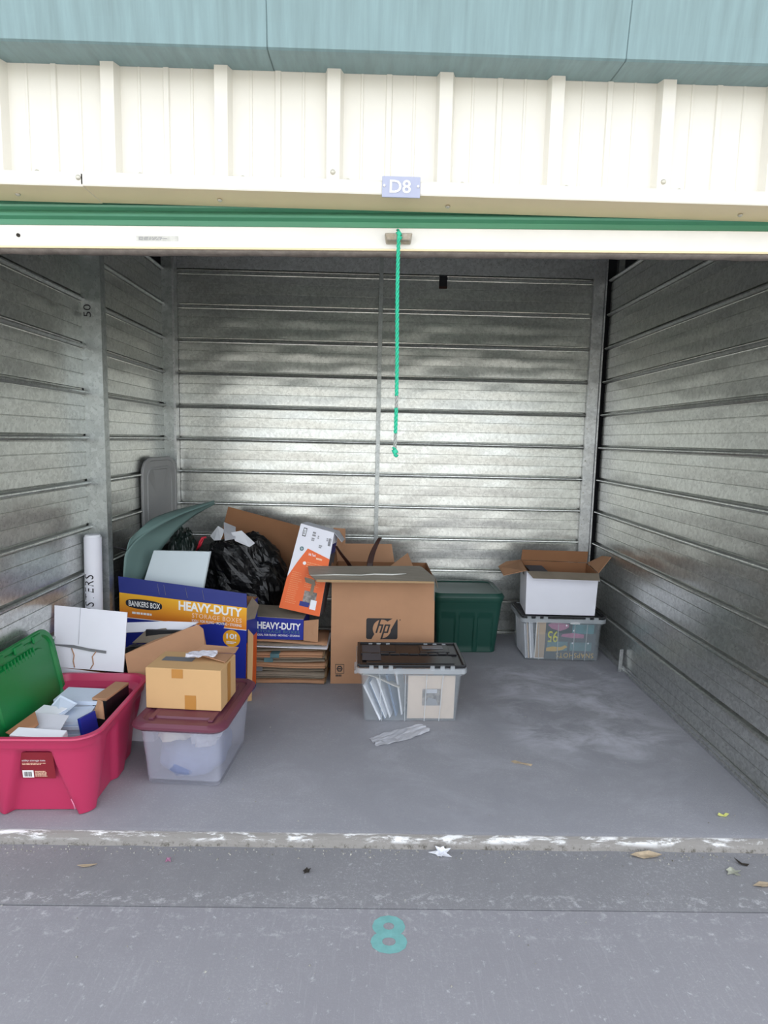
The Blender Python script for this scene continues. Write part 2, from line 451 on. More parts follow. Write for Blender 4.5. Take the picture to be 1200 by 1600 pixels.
def print_disc(name, q, u, v, ru, rv, m, parent, off=.0010, n=32):
    return print_poly(name, q, [(u+ru*math.cos(2*math.pi*k/n), v+rv*math.sin(2*math.pi*k/n)) for k in range(n)], m, parent, off)

_text_cache = {}
def text_mesh(s, bold=0.0, shear=0.0, space=1.0):
    key = (s, bold, shear, space)
    if key not in _text_cache:
        cu = bpy.data.curves.new('t', 'FONT'); cu.body = s; cu.offset = bold; cu.shear = shear; cu.space_character = space
        cu.resolution_u = 3
        o = bpy.data.objects.new('t', cu); COL.objects.link(o)
        me = o.to_mesh()
        V = [tuple(v.co) for v in me.vertices]; F = [tuple(p.vertices) for p in me.polygons]
        o.to_mesh_clear(); bpy.data.objects.remove(o); bpy.data.curves.remove(cu)
        x0 = min(v[0] for v in V); x1 = max(v[0] for v in V); y0 = min(v[1] for v in V); y1 = max(v[1] for v in V)
        _text_cache[key] = ([((v[0]-x0)/(x1-x0), (v[1]-y0)/(y1-y0)) for v in V], F)
    return _text_cache[key]

def print_text(name, q, s, u0, v0, u1, v1, m, parent, bold=0.0, shear=0.0, off=.0016, space=1.0, turn=0):
    V, F = text_mesh(s, bold, shear, space)
    out = []
    for a, b in V:
        if turn == 180: a, b = 1-a, 1-b
        if turn == 90: a, b = 1-b, a
        out.append(q.pt(u0+(u1-u0)*a, v0+(v1-v0)*b, off))
    me = bpy.data.meshes.new(name); me.from_pydata(out, [], F); me.materials.append(m)
    o = bpy.data.objects.new(name, me); COL.objects.link(o); o.parent = parent
    return o

def fine_print(name, q, u0, v0, u1, v1, rows, m, parent, fill=.55, off=.0014, seed=1):
    """rows of small unreadable type, as thin word-length bars"""
    rd = random.Random(seed); V = []; F = []
    h = (v1-v0)/rows
    for r_ in range(rows):
        u = u0; vv = v0+h*r_
        end = u0+(u1-u0)*rd.uniform(.7, 1)
        while u < end:
            wl = (u1-u0)*rd.uniform(.05, .16); e = min(u+wl, end)
            k = len(V)
            V += [q.pt(u, vv, off), q.pt(e, vv, off), q.pt(e, vv+h*fill, off), q.pt(u, vv+h*fill, off)]
            F.append((k, k+1, k+2, k+3)); u = e+(u1-u0)*.025
    return link(name, V, F, m, parent)

def bars(name, q, u0, v0, u1, v1, count, m, parent, off=.0020, seed=3):
    rd = random.Random(seed); V = []; F = []; s = (u1-u0)/count
    for i in range(count):
        a = u0+s*i; b = a+s*rd.uniform(.25, .75); k = len(V)
        V += [q.pt(a, v0, off), q.pt(b, v0, off), q.pt(b, v1, off), q.pt(a, v1, off)]; F.append((k, k+1, k+2, k+3))
    return link(name, V, F, m, parent)

def carton_body(name, b4, t4, m, parent, th=.005, inner=None):
    """open-topped carton: four bottom corners, four top corners (front-left, front-right, back-right, back-left)"""
    B = [Vector(p) for p in b4]; T = [Vector(p) for p in t4]
    def inset(P, dz):
        c = sum(P, Vector())/4
        return [p+Vector((math.copysign(th, c.x-p.x), math.copysign(th, c.y-p.y), dz)) for p in P]
    TI = inset(T, 0); BI = inset(B, th)
    V = B+T+TI+BI
    F = [(3, 2, 1, 0)]; fm = [0]
    for i in range(4):
        j = (i+1) % 4
        F += [(i, j, 4+j, 4+i), (4+i, 4+j, 8+j, 8+i), (8+i, 8+j, 12+j, 12+i)]; fm += [0, 1, 1]
    F.append((12, 13, 14, 15)); fm.append(1)
    return link(name, V, F, m, parent, mats=[m, inner or m], fm=fm)

def crumple(name, loc, sx, sy, sz, m, parent=None, seed=0, n=14, rot=0.0, th=.0012, fold=1.0):
    rd = random.Random(seed); o1 = Vector((rd.uniform(0, 99), rd.uniform(0, 99), rd.uniform(0, 99)))
    c, s = math.cos(rot), math.sin(rot)
    def fn(u, v):
        edge = 1+.14*noise.noise(Vector((u*4, v*4, seed)))
        x = (u-.5)*sx*edge; y = (v-.5)*sy*edge
        z = sz*(.5+.5*noise.noise(o1+Vector((u*3.1, v*3.1, 0)))+.35*noise.noise(o1+Vector((u*8, v*8, 5))))*fold
        return (loc[0]+c*x-s*y, loc[1]+s*x+c*y, loc[2]+max(0.001, z))
    return grid(name, fn, n, n, m, parent, th, smooth=False)

exec_order = []
# ================================================================ SETTING
XL, XR, YB = -1.548, 1.494, 2.308
Z0, PITCHZ = 2.529, .2262

# floor slab of the unit, with the worn rounded lip at the door
prof = [(0.02, 0.0), (.004, -.001), (-.008, -.005), (-.02, -.013), (-.028, -.024), (-.036, -.040), (-.036, -.14), (2.6, -.14), (2.6, 0.0)]
def extrude_x(name, prof_yz, x0, x1, m, parent=None, nseg=1, jitter=0.0):
    V = []; F = []; k = len(prof_yz)
    for i in range(nseg+1):
        x = x0+(x1-x0)*i/nseg
        for j, (y, z) in enumerate(prof_yz):
            q = jitter*noise.noise(Vector((x*9, j*1.7, 0))) if jitter and 1 <= j <= 5 else 0
            V.append((x, y+q, z+q*.25))
    for i in range(nseg):
        for j in range(k): F.append((i*k+j, i*k+(j+1) % k, (i+1)*k+(j+1) % k, (i+1)*k+j))
    F += [tuple(range(k)), tuple(nseg*k+j for j in range(k))]
    return link(name, V, F, m, parent)
floor = struct(extrude_x('floor', prof, -4.5, 4.5, M['floor'], nseg=200, jitter=.007))
apron = struct(box('apron_slab', -6, 6, -.305, -.02, -.15, -.033, M['apron']))
drive = struct(box('driveway_slab', -6, 6, -4.0, -.309, -.15, -.035, M['drive']))
yard = struct(box('yard_pavement', -45, 45, -60, -4.004, -.15, -.036, M['yard']))
# stencilled unit number on the driveway


def panel_profile(full=True):
    """(height below the rib line, how far it stands out of the wall)"""
    return [(.000, .000), (-.001, -.016), (-.009, -.018), (-.012, .010), (-.016, .019), (-.022, .020), (-.030, .006), (-.031, -.006), (-.035, -.007), (-.037, .000),
            (-.088, .000), (-.0895, -.003), (-.0915, -.003), (-.093, .001), (-.155, .001), (-.1565, -.003), (-.1585, -.003), (-.160, .000), (-.2262, .000)]

def panel_mesh(name, length, profile, hole=None):
    """in its own frame: x along the wall, y out of the wall, z down from the rib line"""
    V = []; F = []
    def strip(x0, x1, pr):
        nonlocal V, F
        k = len(V); c = len(pr)
        V += [(x0, o, z) for z, o in pr]+[(x1, o, z) for z, o in pr]
        F += [(k+i, k+i+1, k+c+i+1, k+c+i) for i in range(c-1)]
    if hole:
        strip(0, hole[0], profile); strip(hole[1], length, profile)
        strip(hole[0], hole[1], [q for q in profile if q[0] <= -.088])
    else: strip(0, length, profile)
    me = bpy.data.meshes.new(name); me.from_pydata(V, [], F); me.materials.append(M['galv'])
    return me

def bay(parent, p0, along, out, length, rows, holes={}):
    me = panel_mesh('steel_panel', length, panel_profile())
    for k in rows:
        d = panel_mesh('steel_panel', length, panel_profile(), holes[k]) if k in holes else me
        o = bpy.data.objects.new('steel_panel', d); COL.objects.link(o); o.parent = parent
        ax = Vector(along); ay = Vector(out)
        mtx = Matrix(((ax.x, ay.x, 0, p0[0]), (ax.y, ay.y, 0, p0[1]), (0, 0, 1, Z0-PITCHZ*k), (0, 0, 0, 1)))
        o.matrix_local = mtx

def holder(name):
    o = bpy.data.objects.new(name, None); COL.objects.link(o); return struct(o)

rows = range(0, 12)
wall_back = holder('wall_back')
bay(wall_back, (-1.475, YB, 0), (1, 0, 0), (0, -1, 0), 1.39, rows)
bay(wall_back, (-.065, YB, 0), (1, 0, 0), (0, -1, 0), 1.46, rows, {0: (.392, .448)})
box('top_strip', -1.475, 1.40, YB-.004, YB+.01, 2.532, 2.70, M['galv_trim'], wall_back)
box('sheathing', -2.6, 2.6, YB+.04, YB+.10, -.1, 2.75, M['dark_gap'], wall_back)
box('brown_board', .30, .45, YB+.022, YB+.038, 2.36, 2.462, M['brown_board'], wall_back)
wall_left = holder('wall_left')
bay(wall_left, (XL, 1.10, 0), (0, -1, 0), (1, 0, 0), 1.045, rows)
bay(wall_left, (XL, 2.28, 0), (0, -1, 0), (1, 0, 0), 1.16, rows)
box('backing', XL-.07, XL-.04, .052, 2.34, -.1, 2.53, M['galv_post'], wall_left)
wall_right = holder('wall_right')
bay(wall_right, (XR, 0.055, 0), (0, 1, 0), (-1, 0, 0), 2.19, rows)
box('backing', XR+.04, XR+.07, .052, 2.34, -.1, 2.53, M['galv_post'], wall_right)
box('bottom_angle', XR-.016, XR, .02, 2.26, 0, .040, M['galv_trim'], wall_right, .002)
# posts: C section with the flat web towards the door
def c_post(name, x0, x1, y0, y1, z1, parent, lip=.012):
    t = .003
    P = [(x0, y0), (x1, y0), (x1, y1), (x1-lip, y1), (x1-lip, y1-t), (x1-t, y1-t), (x1-t, y0+t), (x0, y0+t)]
    n = len(P); V = [(x, y, 0) for x, y in P]+[(x, y, z1) for x, y in P]
    F = [(i, (i+1) % n, n+(i+1) % n, n+i) for i in range(n)]+[tuple(range(n)), tuple(range(n, 2*n))]
    return link(name, V, F, M['galv_post'], parent)
trim_1 = holder('trim_1')
post = c_post('post', XL, -1.452, 1.085, 1.140, 2.72, trim_1)
q = Quad((XL, 1.085, 1.9), (-1.452, 1.085, 1.9), (-1.452, 1.085, 2.0), (XL, 1.085, 2.0))
def px_pts(lst): return lst
print_text('marker_scrawl', q, '50', .12, .70, .50, 1.30, M['marker'], post, turn=90)
trim_2 = holder('trim_2')
cp = c_post('corner_post', XL, -1.476, 2.235, 2.300, 2.72, trim_2)
box('corner_post_edge', -1.476, -1.462, 2.228, 2.300, 0, 2.72, M['galv_trim'], trim_2)
trim_3 = holder('trim_3')
P = [(-.084, 2.304), (-.084, 2.283), (-.056, 2.283), (-.056, 2.304), (-.064, 2.304), (-.064, 2.290), (-.076, 2.290), (-.076, 2.304)]
n = len(P); link('hat_channel', [(x, y, 0) for x, y in P]+[(x, y, 2.72) for x, y in P],
     [(i, (i+1) % n, n+(i+1) % n, n+i) for i in range(n)]+[tuple(range(n)), tuple(range(n, 2*n))], M['galv_post'], trim_3)
trim_4 = holder('trim_4')
box('flat_post', 1.388, 1.462, 2.276, 2.306, 0, 2.72, M['galv_trim'], trim_4, .002)
box('post_flange', 1.463, 1.471, 2.258, 2.306, 0, 2.72, M['galv_trim'], trim_4)
box('upright', 1.56, 1.60, 2.30, 2.34, 2.2, 2.75, M['galv_post'], trim_4)
for k in range(9):
    for x in (1.399,):
        tube('screw', [(x, 2.277, .38+.2262*k), (x, 2.272, .38+.2262*k)], .004, M['screw'], trim_4, 6)
# roof over the row of units; unseen outer walls added against light leaks
ceiling = struct(box('ceiling', -7, 7, -.02, 4.6, 2.745, 2.80, M['dark_roof']))
for nm, a in (('unseen_end_wall', -7.0), ('unseen_end_wall', 6.95)):
    struct(box(nm, a, a+.05, .02, 4.6, -.1, 2.745, M['white_paint']))
struct(box('unseen_back_wall', -7, 7, 4.6, 4.65, -.1, 2.80, M['white_paint']))

# ---- front wall: ribbed header panels, jambs, trim
wall_front = holder('wall_front')
RIB = .3437
def header_panel(x0):
    """one ribbed cladding sheet: rib at its left, flat with a small crease to the next rib"""
    p = [(0, 0), (.0085, 0), (.017, -.030), (.057, -.030), (.066, 0), (.118, 0), (.120, -.003), (.126, -.003), (.128, 0), (.196, 0), (.199, -.0055), (.214, -.0055), (.217, 0), (.280, 0), (.282, -.003), (.288, -.003), (.290, 0), (RIB, 0)]
    V = [(x0-.037+a, b, 2.17) for a, b in p]+[(x0-.037+a, b, 2.70) for a, b in p]; k = len(p)
    return link('wall_panel', V, [(i, i+1, k+i+1, k+i) for i in range(k-1)], M['white_paint'], wall_front)
for i in range(-12, 14): header_panel(-.236+RIB*i)
box('header_board', -4.5, 4.5, .012, .05, 2.17, 2.745, M['white_paint'], wall_front)
box('header_edge', -1.56, 1.51, .001, .012, 2.165, 2.172, M['white_paint'], wall_front)
for (a, b) in ((-4.5, -1.562), (1.512, 4.5)):
    box('jamb_panel', a, b, -.002, .05, -.03, 2.17, M['white_paint'], wall_front, .003)
for (a, b) in ((-1.562, -1.552), (1.500, 1.512)):
    box('jamb_trim', a, b, -.012, .16, .0, 2.15, M['galv_trim'], wall_front)
# header trim: white face over a soffit with its shade coloured in cream, two lengths that meet at x = -1.0
trim_5 = holder('trim_5')
for (a, b, dz) in ((-4.5, -1.0, 0.0), (-1.004, 4.5, 0.002)):
    pr = [(-.044, 2.153), (-.046, 2.157), (-.046, 2.189), (-.040, 2.196), (-.002, 2.196), (-.002, 2.185), (-.040, 2.185), (-.040, 2.158), (.092, 2.158), (.092, 2.153)]
    k = len(pr); V = [(a, y, z+dz) for y, z in pr]+[(b, y, z+dz) for y, z in pr]
    F = [(i, (i+1) % k, k+(i+1) % k, k+i) for i in range(k)]+[tuple(range(k)), tuple(range(k, 2*k))]
    fm = [1 if i in (8, 9) else 0 for i in range(k)]+[0, 0]
    o = link('header_trim', V, F, M['white_paint'], trim_5, mats=[M['white_paint'], M['cream_shade']], fm=fm)
def screw_head(x, y, z, axis, parent, r=.0065):
    d = Vector(axis)
    pts = [Vector((x, y, z)), Vector((x, y, z))+d*.003, Vector((x, y, z))+d*.006]
    return tube('screw', pts, [r*1.25, r*1.2, r*.6], M['screw'], parent, 8)
for i in (-3, 0, 3): screw_head(-.236+RIB*i, -.030, 2.222, (0, -1, 0), wall_front)
for x in (-1.16, -.84, -.52, -.19, .17, .50, .86): screw_head(x, -.0005, 2.208, (0, -1, 0), wall_front)
screw_head(-1.012, -.046, 2.178, (0, -1, 0), trim_5)
for x in (-1.24, -.60, .13, 1.08): screw_head(x, .030, 2.153, (0, 0, -1), trim_5)
# eave gutter
trim_6 = holder('trim_6')
gp = [(-.0015, 2.522), (-.100, 2.514), (-.120, 2.513), (-.127, 2.517), (-.134, 2.58), (-.150, 2.68), (-.172, 2.78), (-.20, 2.87), (-.20, 2.885), (-.193, 2.885), (-.165, 2.78), (-.143, 2.68), (-.126, 2.58), (-.118, 2.523), (-.0015, 2.530)]
for (a, b) in ((-4.5, -1.46), (-1.464, -.42), (-.424, .62), (.616, 1.66), (1.656, 4.5)):
    k = len(gp); V = [(a, y, z) for y, z in gp]+[(b, y, z) for y, z in gp]
    link('gutter_length', V, [(i, (i+1) % k, k+(i+1) % k, k+i) for i in range(k)]+[tuple(range(k)), tuple(range(k, 2*k))], M['teal_paint'], trim_6)
box('roof_edge', -7, 7, -.06, .02, 2.745, 2.86, M['teal_paint'], trim_6)

# ---- rolled-up door: curtain, bar, seal, stop, label; hangs a little out of level
door = holder('door_1')
door.location = (.0376, .045, 0); door.rotation_euler = (0, -.0185, 0)
DZ = 2.0365                       # underside of the bar at x = 0
cv = []
yy = .072
zs = [DZ+.066, DZ+.072, DZ+.078, DZ+.096, DZ+.102, DZ+.108, DZ+.114, DZ+.126, DZ+.132, DZ+.138, DZ+.142, DZ+.165, DZ+.172, DZ+.24, DZ+.40]
ys = [.070, .060, .082, .082, .064, .060, .064, .082, .068, .066, .070, .080, .084, .10, .16]
V = []; k = len(zs)
for x in (-1.54, 1.48): V += [(x, y, z) for y, z in zip(ys, zs)]
link('curtain', V, [(i, i+1, k+i+1, k+i) for i in range(k-1)], M['green_paint'], door)
roll = [(-1.54, .34, DZ+.46), (1.48, .34, DZ+.46)]
tube('curtain_roll', roll, .17, M['green_paint'], door, 28)
bar = box('bottom_bar', -1.54, 1.48, .050, .090, DZ, DZ+.068, M['white_bar'], door, .003)
box('bar_lip', -1.54, 1.48, .046, .090, DZ-.006, DZ+.0, M['cream_shade'], door, .001)
def seal_fn(u, v):
    x = -1.54+3.02*u
    a = math.pi*v
    r_ = .011+.004*noise.noise(Vector((x*14, v*2, 0)))
    return (x, .072-.020*math.cos(a), DZ-.004-(r_+.004)*math.sin(a))
grid('bottom_seal', seal_fn, 160, 6, M['rubber'], door, .003)
st = hexa('stop_bracket', [(-.062, .020, DZ+.018), (.014, .020, DZ+.018), (.018, .05, DZ+.014), (-.066, .05, DZ+.014)],
     [(-.070, .012, DZ+.040), (.022, .012, DZ+.040), (.022, .05, DZ+.048), (-.070, .05, DZ+.048)], M['rust'], door, .004)
bq = Quad((-1.40, .050, DZ), (1.37, .050, DZ), (1.37, .050, DZ+.068), (-1.40, .050, DZ+.068))
print_rect('maker_label', bq, .183, .28, .233, .52, mat('worn_label', 'd2d2cc', .5, vary=.2, vscale=60), door)
fine_print('label_print', bq, .186, .33, .222, .50, 3, M['grey_print'], door)
for x in (-1.28,): tube('bolt', [(x, .050, DZ+.034), (x, .046, DZ+.034)], .006, M['leaf_dark'], door, 8)

# ---- stencilled unit number on the driveway
q = Quad((-.072, -.474, -.0346), (.036, -.474, -.0346), (.033, -.334, -.0346), (-.069, -.334, -.0346))
print_text('painted_number', q, '8', 0, 0, 1, 1, M['paint8'], drive, bold=.028, off=.0004)

# ---- unit sign
sg = thing('unit_sign', 'small grey plate reading D8 screwed over the doorway', 'sign', (-.024, -.048, 2.176))
q = Quad((-.059, -.004, -.031), (.059, -.004, -.031), (.059, -.004, .031), (-.059, -.004, .031))
plate = box('plate', -.059, .059, -.004, .001, -.031, .031, M['sign'], sg, .002)
print_text('lettering', q, 'D8', .20, .20, .75, .82, M['white_print'], plate, bold=.012)
for x in (-.052, .052): tube('screw', [(x, -.004, .002), (x, -.007, .002)], .004, M['white_print'], plate, 8)

# ---- pull rope, twisted strands with a knotted end
rp = thing('pull_rope', 'frayed green rope hanging from the rolled up door', 'rope', (-.024, .048, 0))
def strand(z0, z1, ph, m, name='strand', r=.0034):
    n_ = max(6, int(abs(z1-z0)/.0045)); pts = []
    for i in range(n_+1):
        z = z0+(z1-z0)*i/n_; a = ph+z*2*math.pi/.045
        sway = .006*(2.05-z)+.002*math.sin(z*9)
        pts.append((sway+.0036*math.cos(a), .0036*math.sin(a), z))
    return tube(name, pts, r, m, rp, 6)
for j in range(3):
    strand(2.062, 1.55, j*2*math.pi/3, M['rope']); 
    strand(1.55, 1.51, j*2*math.pi/3, M['rope_grey'], 'worn_strand', .0029)
    strand(1.51, 1.425, j*2*math.pi/3, M['rope']); strand(1.425, 1.375, j*2*math.pi/3, M['rope_grey'], 'worn_strand', .0029)
def knot(z, x, r=.010):
    pts = [(x+.004*math.sin(t*.7), 0, z-.016+.032*t/8) for t in range(9)]
    tube('knot', pts, [r*.5, r*.85, r, r*.9, r*1.0, r*.9, r, r*.8, r*.5], M['rope'], rp, 10)
knot(1.362, .004); knot(2.068, 0, .008)
link('strand_loop', [(-.005, -.006, 2.055), (.005, -.006, 2.055), (.005, .040, 2.080), (-.005, .040, 2.080), (-.005, -.006, 2.062), (.005, -.006, 2.062), (.005, .040, 2.088), (-.005, .040, 2.088)],
     [(0, 1, 2, 3), (4, 7, 6, 5), (0, 4, 5, 1), (3, 2, 6, 7), (0, 3, 7, 4), (1, 5, 6, 2)], M['rope'], rp)

# ================================================================ LEFT FRONT: red tub
def smooth01(x): x = max(0, min(1, x)); return x*x*(3-2*x)
def red_disp(x, y, z, li, hw, hd):
    if li < 16 and z < .285:
        v = z/.30
        if y < -hd*.80:                                   # handle recess in the short side, wider towards the foot
            half = .062+.075*(1-v)**1.3
            f = smooth01((half-abs(x+.0))/.025)*smooth01((.272-z)/.02)
            y += .034*f
        if abs(x) > hw*.80:                               # two flutes in the long side
            for c in (-.10, .17):
                half = .05+.055*(1-v)
                f = smooth01((half-abs(y-c))/.03)*smooth01((.268-z)/.02)
                x -= math.copysign(.020*f, x)
    return x, y, z
tubr = thing('storage_tub', 'raspberry red plastic tub full of papers at left', 'tub', (-1.293, .330, 0), (0, 0, R(1.5)))
lv = [(0.0, .172, .240, .05)]
lv += [(.004+.268*t/13, .180+.026*t/13, .248+.036*t/13, .065+.02*t/13) for t in range(14)]
lv += [(.285, .209, .290, .085), (.287, .214, .296, .088), (.314, .219, .302, .09), (.322, .226, .310, .092), (.328, .224, .308, .091), (.328, .208, .292, .085),
       (.300, .200, .282, .08), (.285, .180, .250, .07), (.02, .152, .215, .055)]
loft('body', lv, 200, M['red_plastic'], tubr, disp=red_disp)
rq = Quad((-.062, -.2480, .145), (.058, -.2480, .145), (.056, -.2600, .255), (-.062, -.2600, .255))
lab = print_rect('label_sticker', rq, .0, .02, 1, .99, M['tub_label'], tubr, .001)
print_text('label_title', rq, 'utility storage tote', .05, .64, .75, .73, M['white_print'], lab, off=.002)
fine_print('label_small_print', rq, .05, .54, .80, .62, 2, M['pale_orange'], lab, off=.002)
print_rect('barcode_patch', rq, .03, .06, .36, .33, M['white_print'], lab, .002)
bars('barcode', rq, .08, .10, .31, .28, 12, M['charcoal_print'], lab, .003)
fine_print('label_foot_print', rq, .40, .10, .80, .32, 5, M['pale_orange'], lab, off=.002, seed=5)
tube('scuff', [(.118, -.268, .078), (.126, -.266, .055), (.128, -.262, .035)], [.0015, .002, .003], mat('pale_scuff', 'e58aa8', .6), tubr, 6)

# contents of the tub (each its own thing)
tag(box('filler_box', -1.42, -1.17, .12, .56, .02, .20, M['kraft'], None, .002), 'brown cardboard box under the papers in the red tub', 'box')
def paper_stack(name, label, cat, x0, x1, y0, y1, z0, z1, m, rz=0.0, tilt=0.0, sheets=6, group=None):
    t = thing(name, label, cat, ((x0+x1)/2, (y0+y1)/2, z0), (tilt, 0, rz), group)
    hx, hy = (x1-x0)/2, (y1-y0)/2; h = (z1-z0)/sheets; rd = random.Random(name+label)
    for i in range(sheets):
        a, b = rd.uniform(-.006, .006), rd.uniform(-.006, .006)
        box('sheaf', -hx+a, hx+a, -hy+b, hy+b, h*i, h*(i+.88), M[m] if i % 3 else M['paper_blue'], t)
    return t
paper_stack('paper_stack', 'tall white stack of papers at the back of the red tub', 'papers', -1.37, -1.185, .36, .47, .20, .332, 'paper', R(-4), R(4), 7)
paper_stack('envelope_pile', 'pale blue envelope pile in the middle of the red tub', 'envelopes', -1.40, -1.19, .215, .335, .20, .305, 'paper_blue', R(6), R(3), 6)
tag(hexa('loose_paper', [(-1.41, .20, .305), (-1.33, .165, .305), (-1.27, .26, .33), (-1.38, .30, .325)], [(-1.41, .20, .308), (-1.33, .165, .309), (-1.27, .26, .334), (-1.38, .30, .328)], M['paper']),
    'loose white sheet tilted on the papers in the red tub', 'paper')
tag(sheet('folded_paper', [(-1.36, .27, .310), (-1.28, .20, .312), (-1.25, .30, .335), (-1.33, .33, .355)], M['paper_blue'], None, .003), 'folded bluish sheet standing among tub papers', 'paper')
tag(sheet('grey_folder', [(-1.37, .125, .300), (-1.235, .12, .296), (-1.235, .205, .330), (-1.37, .215, .335)], M['paper_grey'], None, .003), 'grey card folder near the front rim of the tub', 'folder')
tag(hexa('paper_wad', [(-1.39, .100, .25), (-1.20, .100, .25), (-1.20, .135, .25), (-1.39, .145, .25)], [(-1.385, .072, .316), (-1.20, .072, .306), (-1.20, .120, .314), (-1.38, .125, .322)], M['paper'], None, .003),
    'white paper wad along the front rim of the tub', 'papers')
tag(sheet('torn_cardboard', [(-1.42, .11, .305), (-1.35, .09, .29), (-1.315, .14, .325), (-1.36, .20, .345)], M['kraft_dark'], None, .004), 'torn brown cardboard piece at left in red tub', 'cardboard')
t = thing('black_box', 'small black box with a tan lid in the tub', 'box', (-1.172, .43, .20), (0, 0, R(-8)))
box('body', -.030, .030, -.085, .085, 0, .128, M['black_plastic'], t, .002)
box('lid', -.031, .031, -.086, .086, .128, .138, M['kraft'], t, .002)
t = thing('blue_book', 'small blue and white booklet leaning by tub rim', 'book', (-1.165, .235, .20), (0, R(-12), R(-20)))
box('cover', -.007, .007, -.038, .038, 0, .118, M['blue_print'], t, .001)
box('pages', -.0085, -.0071, -.034, .034, .004, .112, M['paper'], t)
tag(sheet('cardboard_corner', [(-1.19, .30, .28), (-1.135, .28, .28), (-1.15, .30, .345), (-1.175, .32, .345)], M['kraft'], None, .004), 'bent tan cardboard corner beside the blue booklet', 'cardboard')

# green lid leaning between the tub and the left wall
t = thing('tub_lid', 'bright green plastic lid leaning inside the red tub', 'lid', (-1.436, .338, .200), (R(4), R(79), R(4)))
def lid_loft(parent, hw, hd, r, m, name='panel'):
    loft(name, [(-.012, hw, hd, r), (.004, hw+.003, hd+.003, r), (.010, hw, hd, r), (.010, hw-.022, hd-.022, r*.8), (.003, hw-.030, hd-.030, r*.7), (.003, hw-.075, hd-.075, r*.6),
                (.009, hw-.082, hd-.082, r*.55), (.009, hw-.14, hd-.12, r*.5)], 72, m, parent)
lt = bpy.data.objects.new('panel', None)
bpy.data.objects.remove(lt)
lid_g = loft('panel', [(-.014, .183, .250, .085), (.004, .187, .254, .087), (.010, .183, .250, .085), (.010, .166, .233, .075), (.001, .158, .225, .07), (.001, .122, .185, .06), (.008, .116, .179, .055), (.008, .05, .10, .04)], 96, M['green_lid'], t)
lid_g.location = (-.183, 0, 0)
for yv in (-.13, .0, .13):
    o = box('latch_lug', -.360, -.330, yv-.03, yv+.03, .006, .018, M['green_lid'], t, .004)
for yv in [-.10+.022*i for i in range(10)]:
    box('rib', -.318, -.286, yv-.003, yv+.003, .002, .010, M['green_lid'], t, .001)

# ================================================================ clear bin with maroon lid and the kraft box on it
t = thing('clear_bin', 'frosted clear bin with maroon lid under tan carton', 'bin', (-.822, .478, 0), (0, 0, R(-4)))
lv = [(0, .145, .180, .02), (.006, .150, .186, .022), (.20, .160, .205, .03), (.238, .166, .214, .035), (.238, .172, .222, .04), (.262, .174, .226, .04), (.262, .169, .220, .038), (.02, .147, .183, .02)]
loft('body', lv, 96, M['frost'], t)
lv = [(.248, .176, .236, .045), (.262, .192, .252, .055), (.272, .192, .252, .055), (.283, .180, .240, .05), (.283, .160, .218, .045), (.277, .155, .212, .04), (.277, .130, .180, .03), (.285, .125, .175, .03), (.285, .05, .07, .02)]
bin_lid = loft('lid', lv, 96, M['maroon'], t)
for a, b, c, d in ((-.13, -.11, -.20, -.10), (.11, .13, -.20, -.10)):
    box('lid_rib', a, b, c, d, .276, .286, M['maroon'], bin_lid, .002)
def bulk(name, label, cat, c, s, m, seed, amp=.25, fq=9.0, parent=None, n=20, sub=None):
    V = []; F = []; nu, nv = n, n*2
    for i in range(nu+1):
        th = math.pi*i/nu
        for j in range(nv):
            ph = 2*math.pi*j/nv
            d = Vector((math.sin(th)*math.cos(ph), math.sin(th)*math.sin(ph), math.cos(th)))
            k = 1+amp*(noise.noise(d*2.1+Vector((seed, 0, 0)))+.6*noise.noise(d*fq*.5+Vector((0, seed, 0)))+.3*noise.noise(d*fq+Vector((0, 0, seed))))
            e = Vector((abs(d.x)**.72*math.copysign(1, d.x), abs(d.y)**.72*math.copysign(1, d.y), abs(d.z)**.72*math.copysign(1, d.z)))
            p = Vector((e.x*s[0]*k, e.y*s[1]*k, e.z*s[2]*k))
            V.append((c[0]+p.x, c[1]+p.y, max(c[2]+p.z, c[2]-s[2])))
    for i in range(nu):
        for j in range(nv): F.append((i*nv+j, i*nv+(j+1) % nv, (i+1)*nv+(j+1) % nv, (i+1)*nv+j))
    o = link(name, V, F, m, parent, True)
    if label: tag(o, label, cat)
    return o
bulk('cloth_bundle', 'bluish cloth bundle low inside the frosted clear bin', 'cloth', (-.825, .452, .088), (.136, .166, .080), M['cloth_blue'], 3, .10)
bulk('wrapping_bundle', 'crumpled cream wrapping at upper left inside frosted bin', 'wrapping', (-.880, .42, .202), (.072, .120, .042), M['cloth_cream'], 8, .16)
bulk('plastic_bundle', 'crumpled white plastic at right inside frosted bin', 'plastic', (-.757, .42, .195), (.058, .125, .050), M['film'], 12, .26)

t = thing('kraft_carton', 'small tan taped carton resting on the maroon lid', 'box', (-.842, .460, .2875), (0, 0, R(-4.5)))
hw, hd, h = .157, .098, .172
body_part = box('body', -hw, hw, -hd, hd, 0, h, M['kraft_light'], t, .003)
q = Quad((-hw, -hd, 0), (hw, -hd, 0), (hw, -hd, h), (-hw, -hd, h))
print_rect('tape_piece', q, .35, .77, .50, .99, M['tape'], body_part, .001); print_rect('tape_piece', q, .52, .01, .67, .36, M['tape'], body_part, .001)
q2 = Quad((hw, -hd, 0), (hw, hd, 0), (hw, hd, h), (hw, -hd, h))
print_rect('tape_strip', q2, .42, .01, .62, .99, M['tape'], body_part, .001)
q3 = Quad((-hw, -hd, h), (hw, -hd, h), (hw, hd, h), (-hw, hd, h))
print_rect('grey_tape', q3, .10, .42, .52, .66, M['grey_tape'], body_part, .0012)
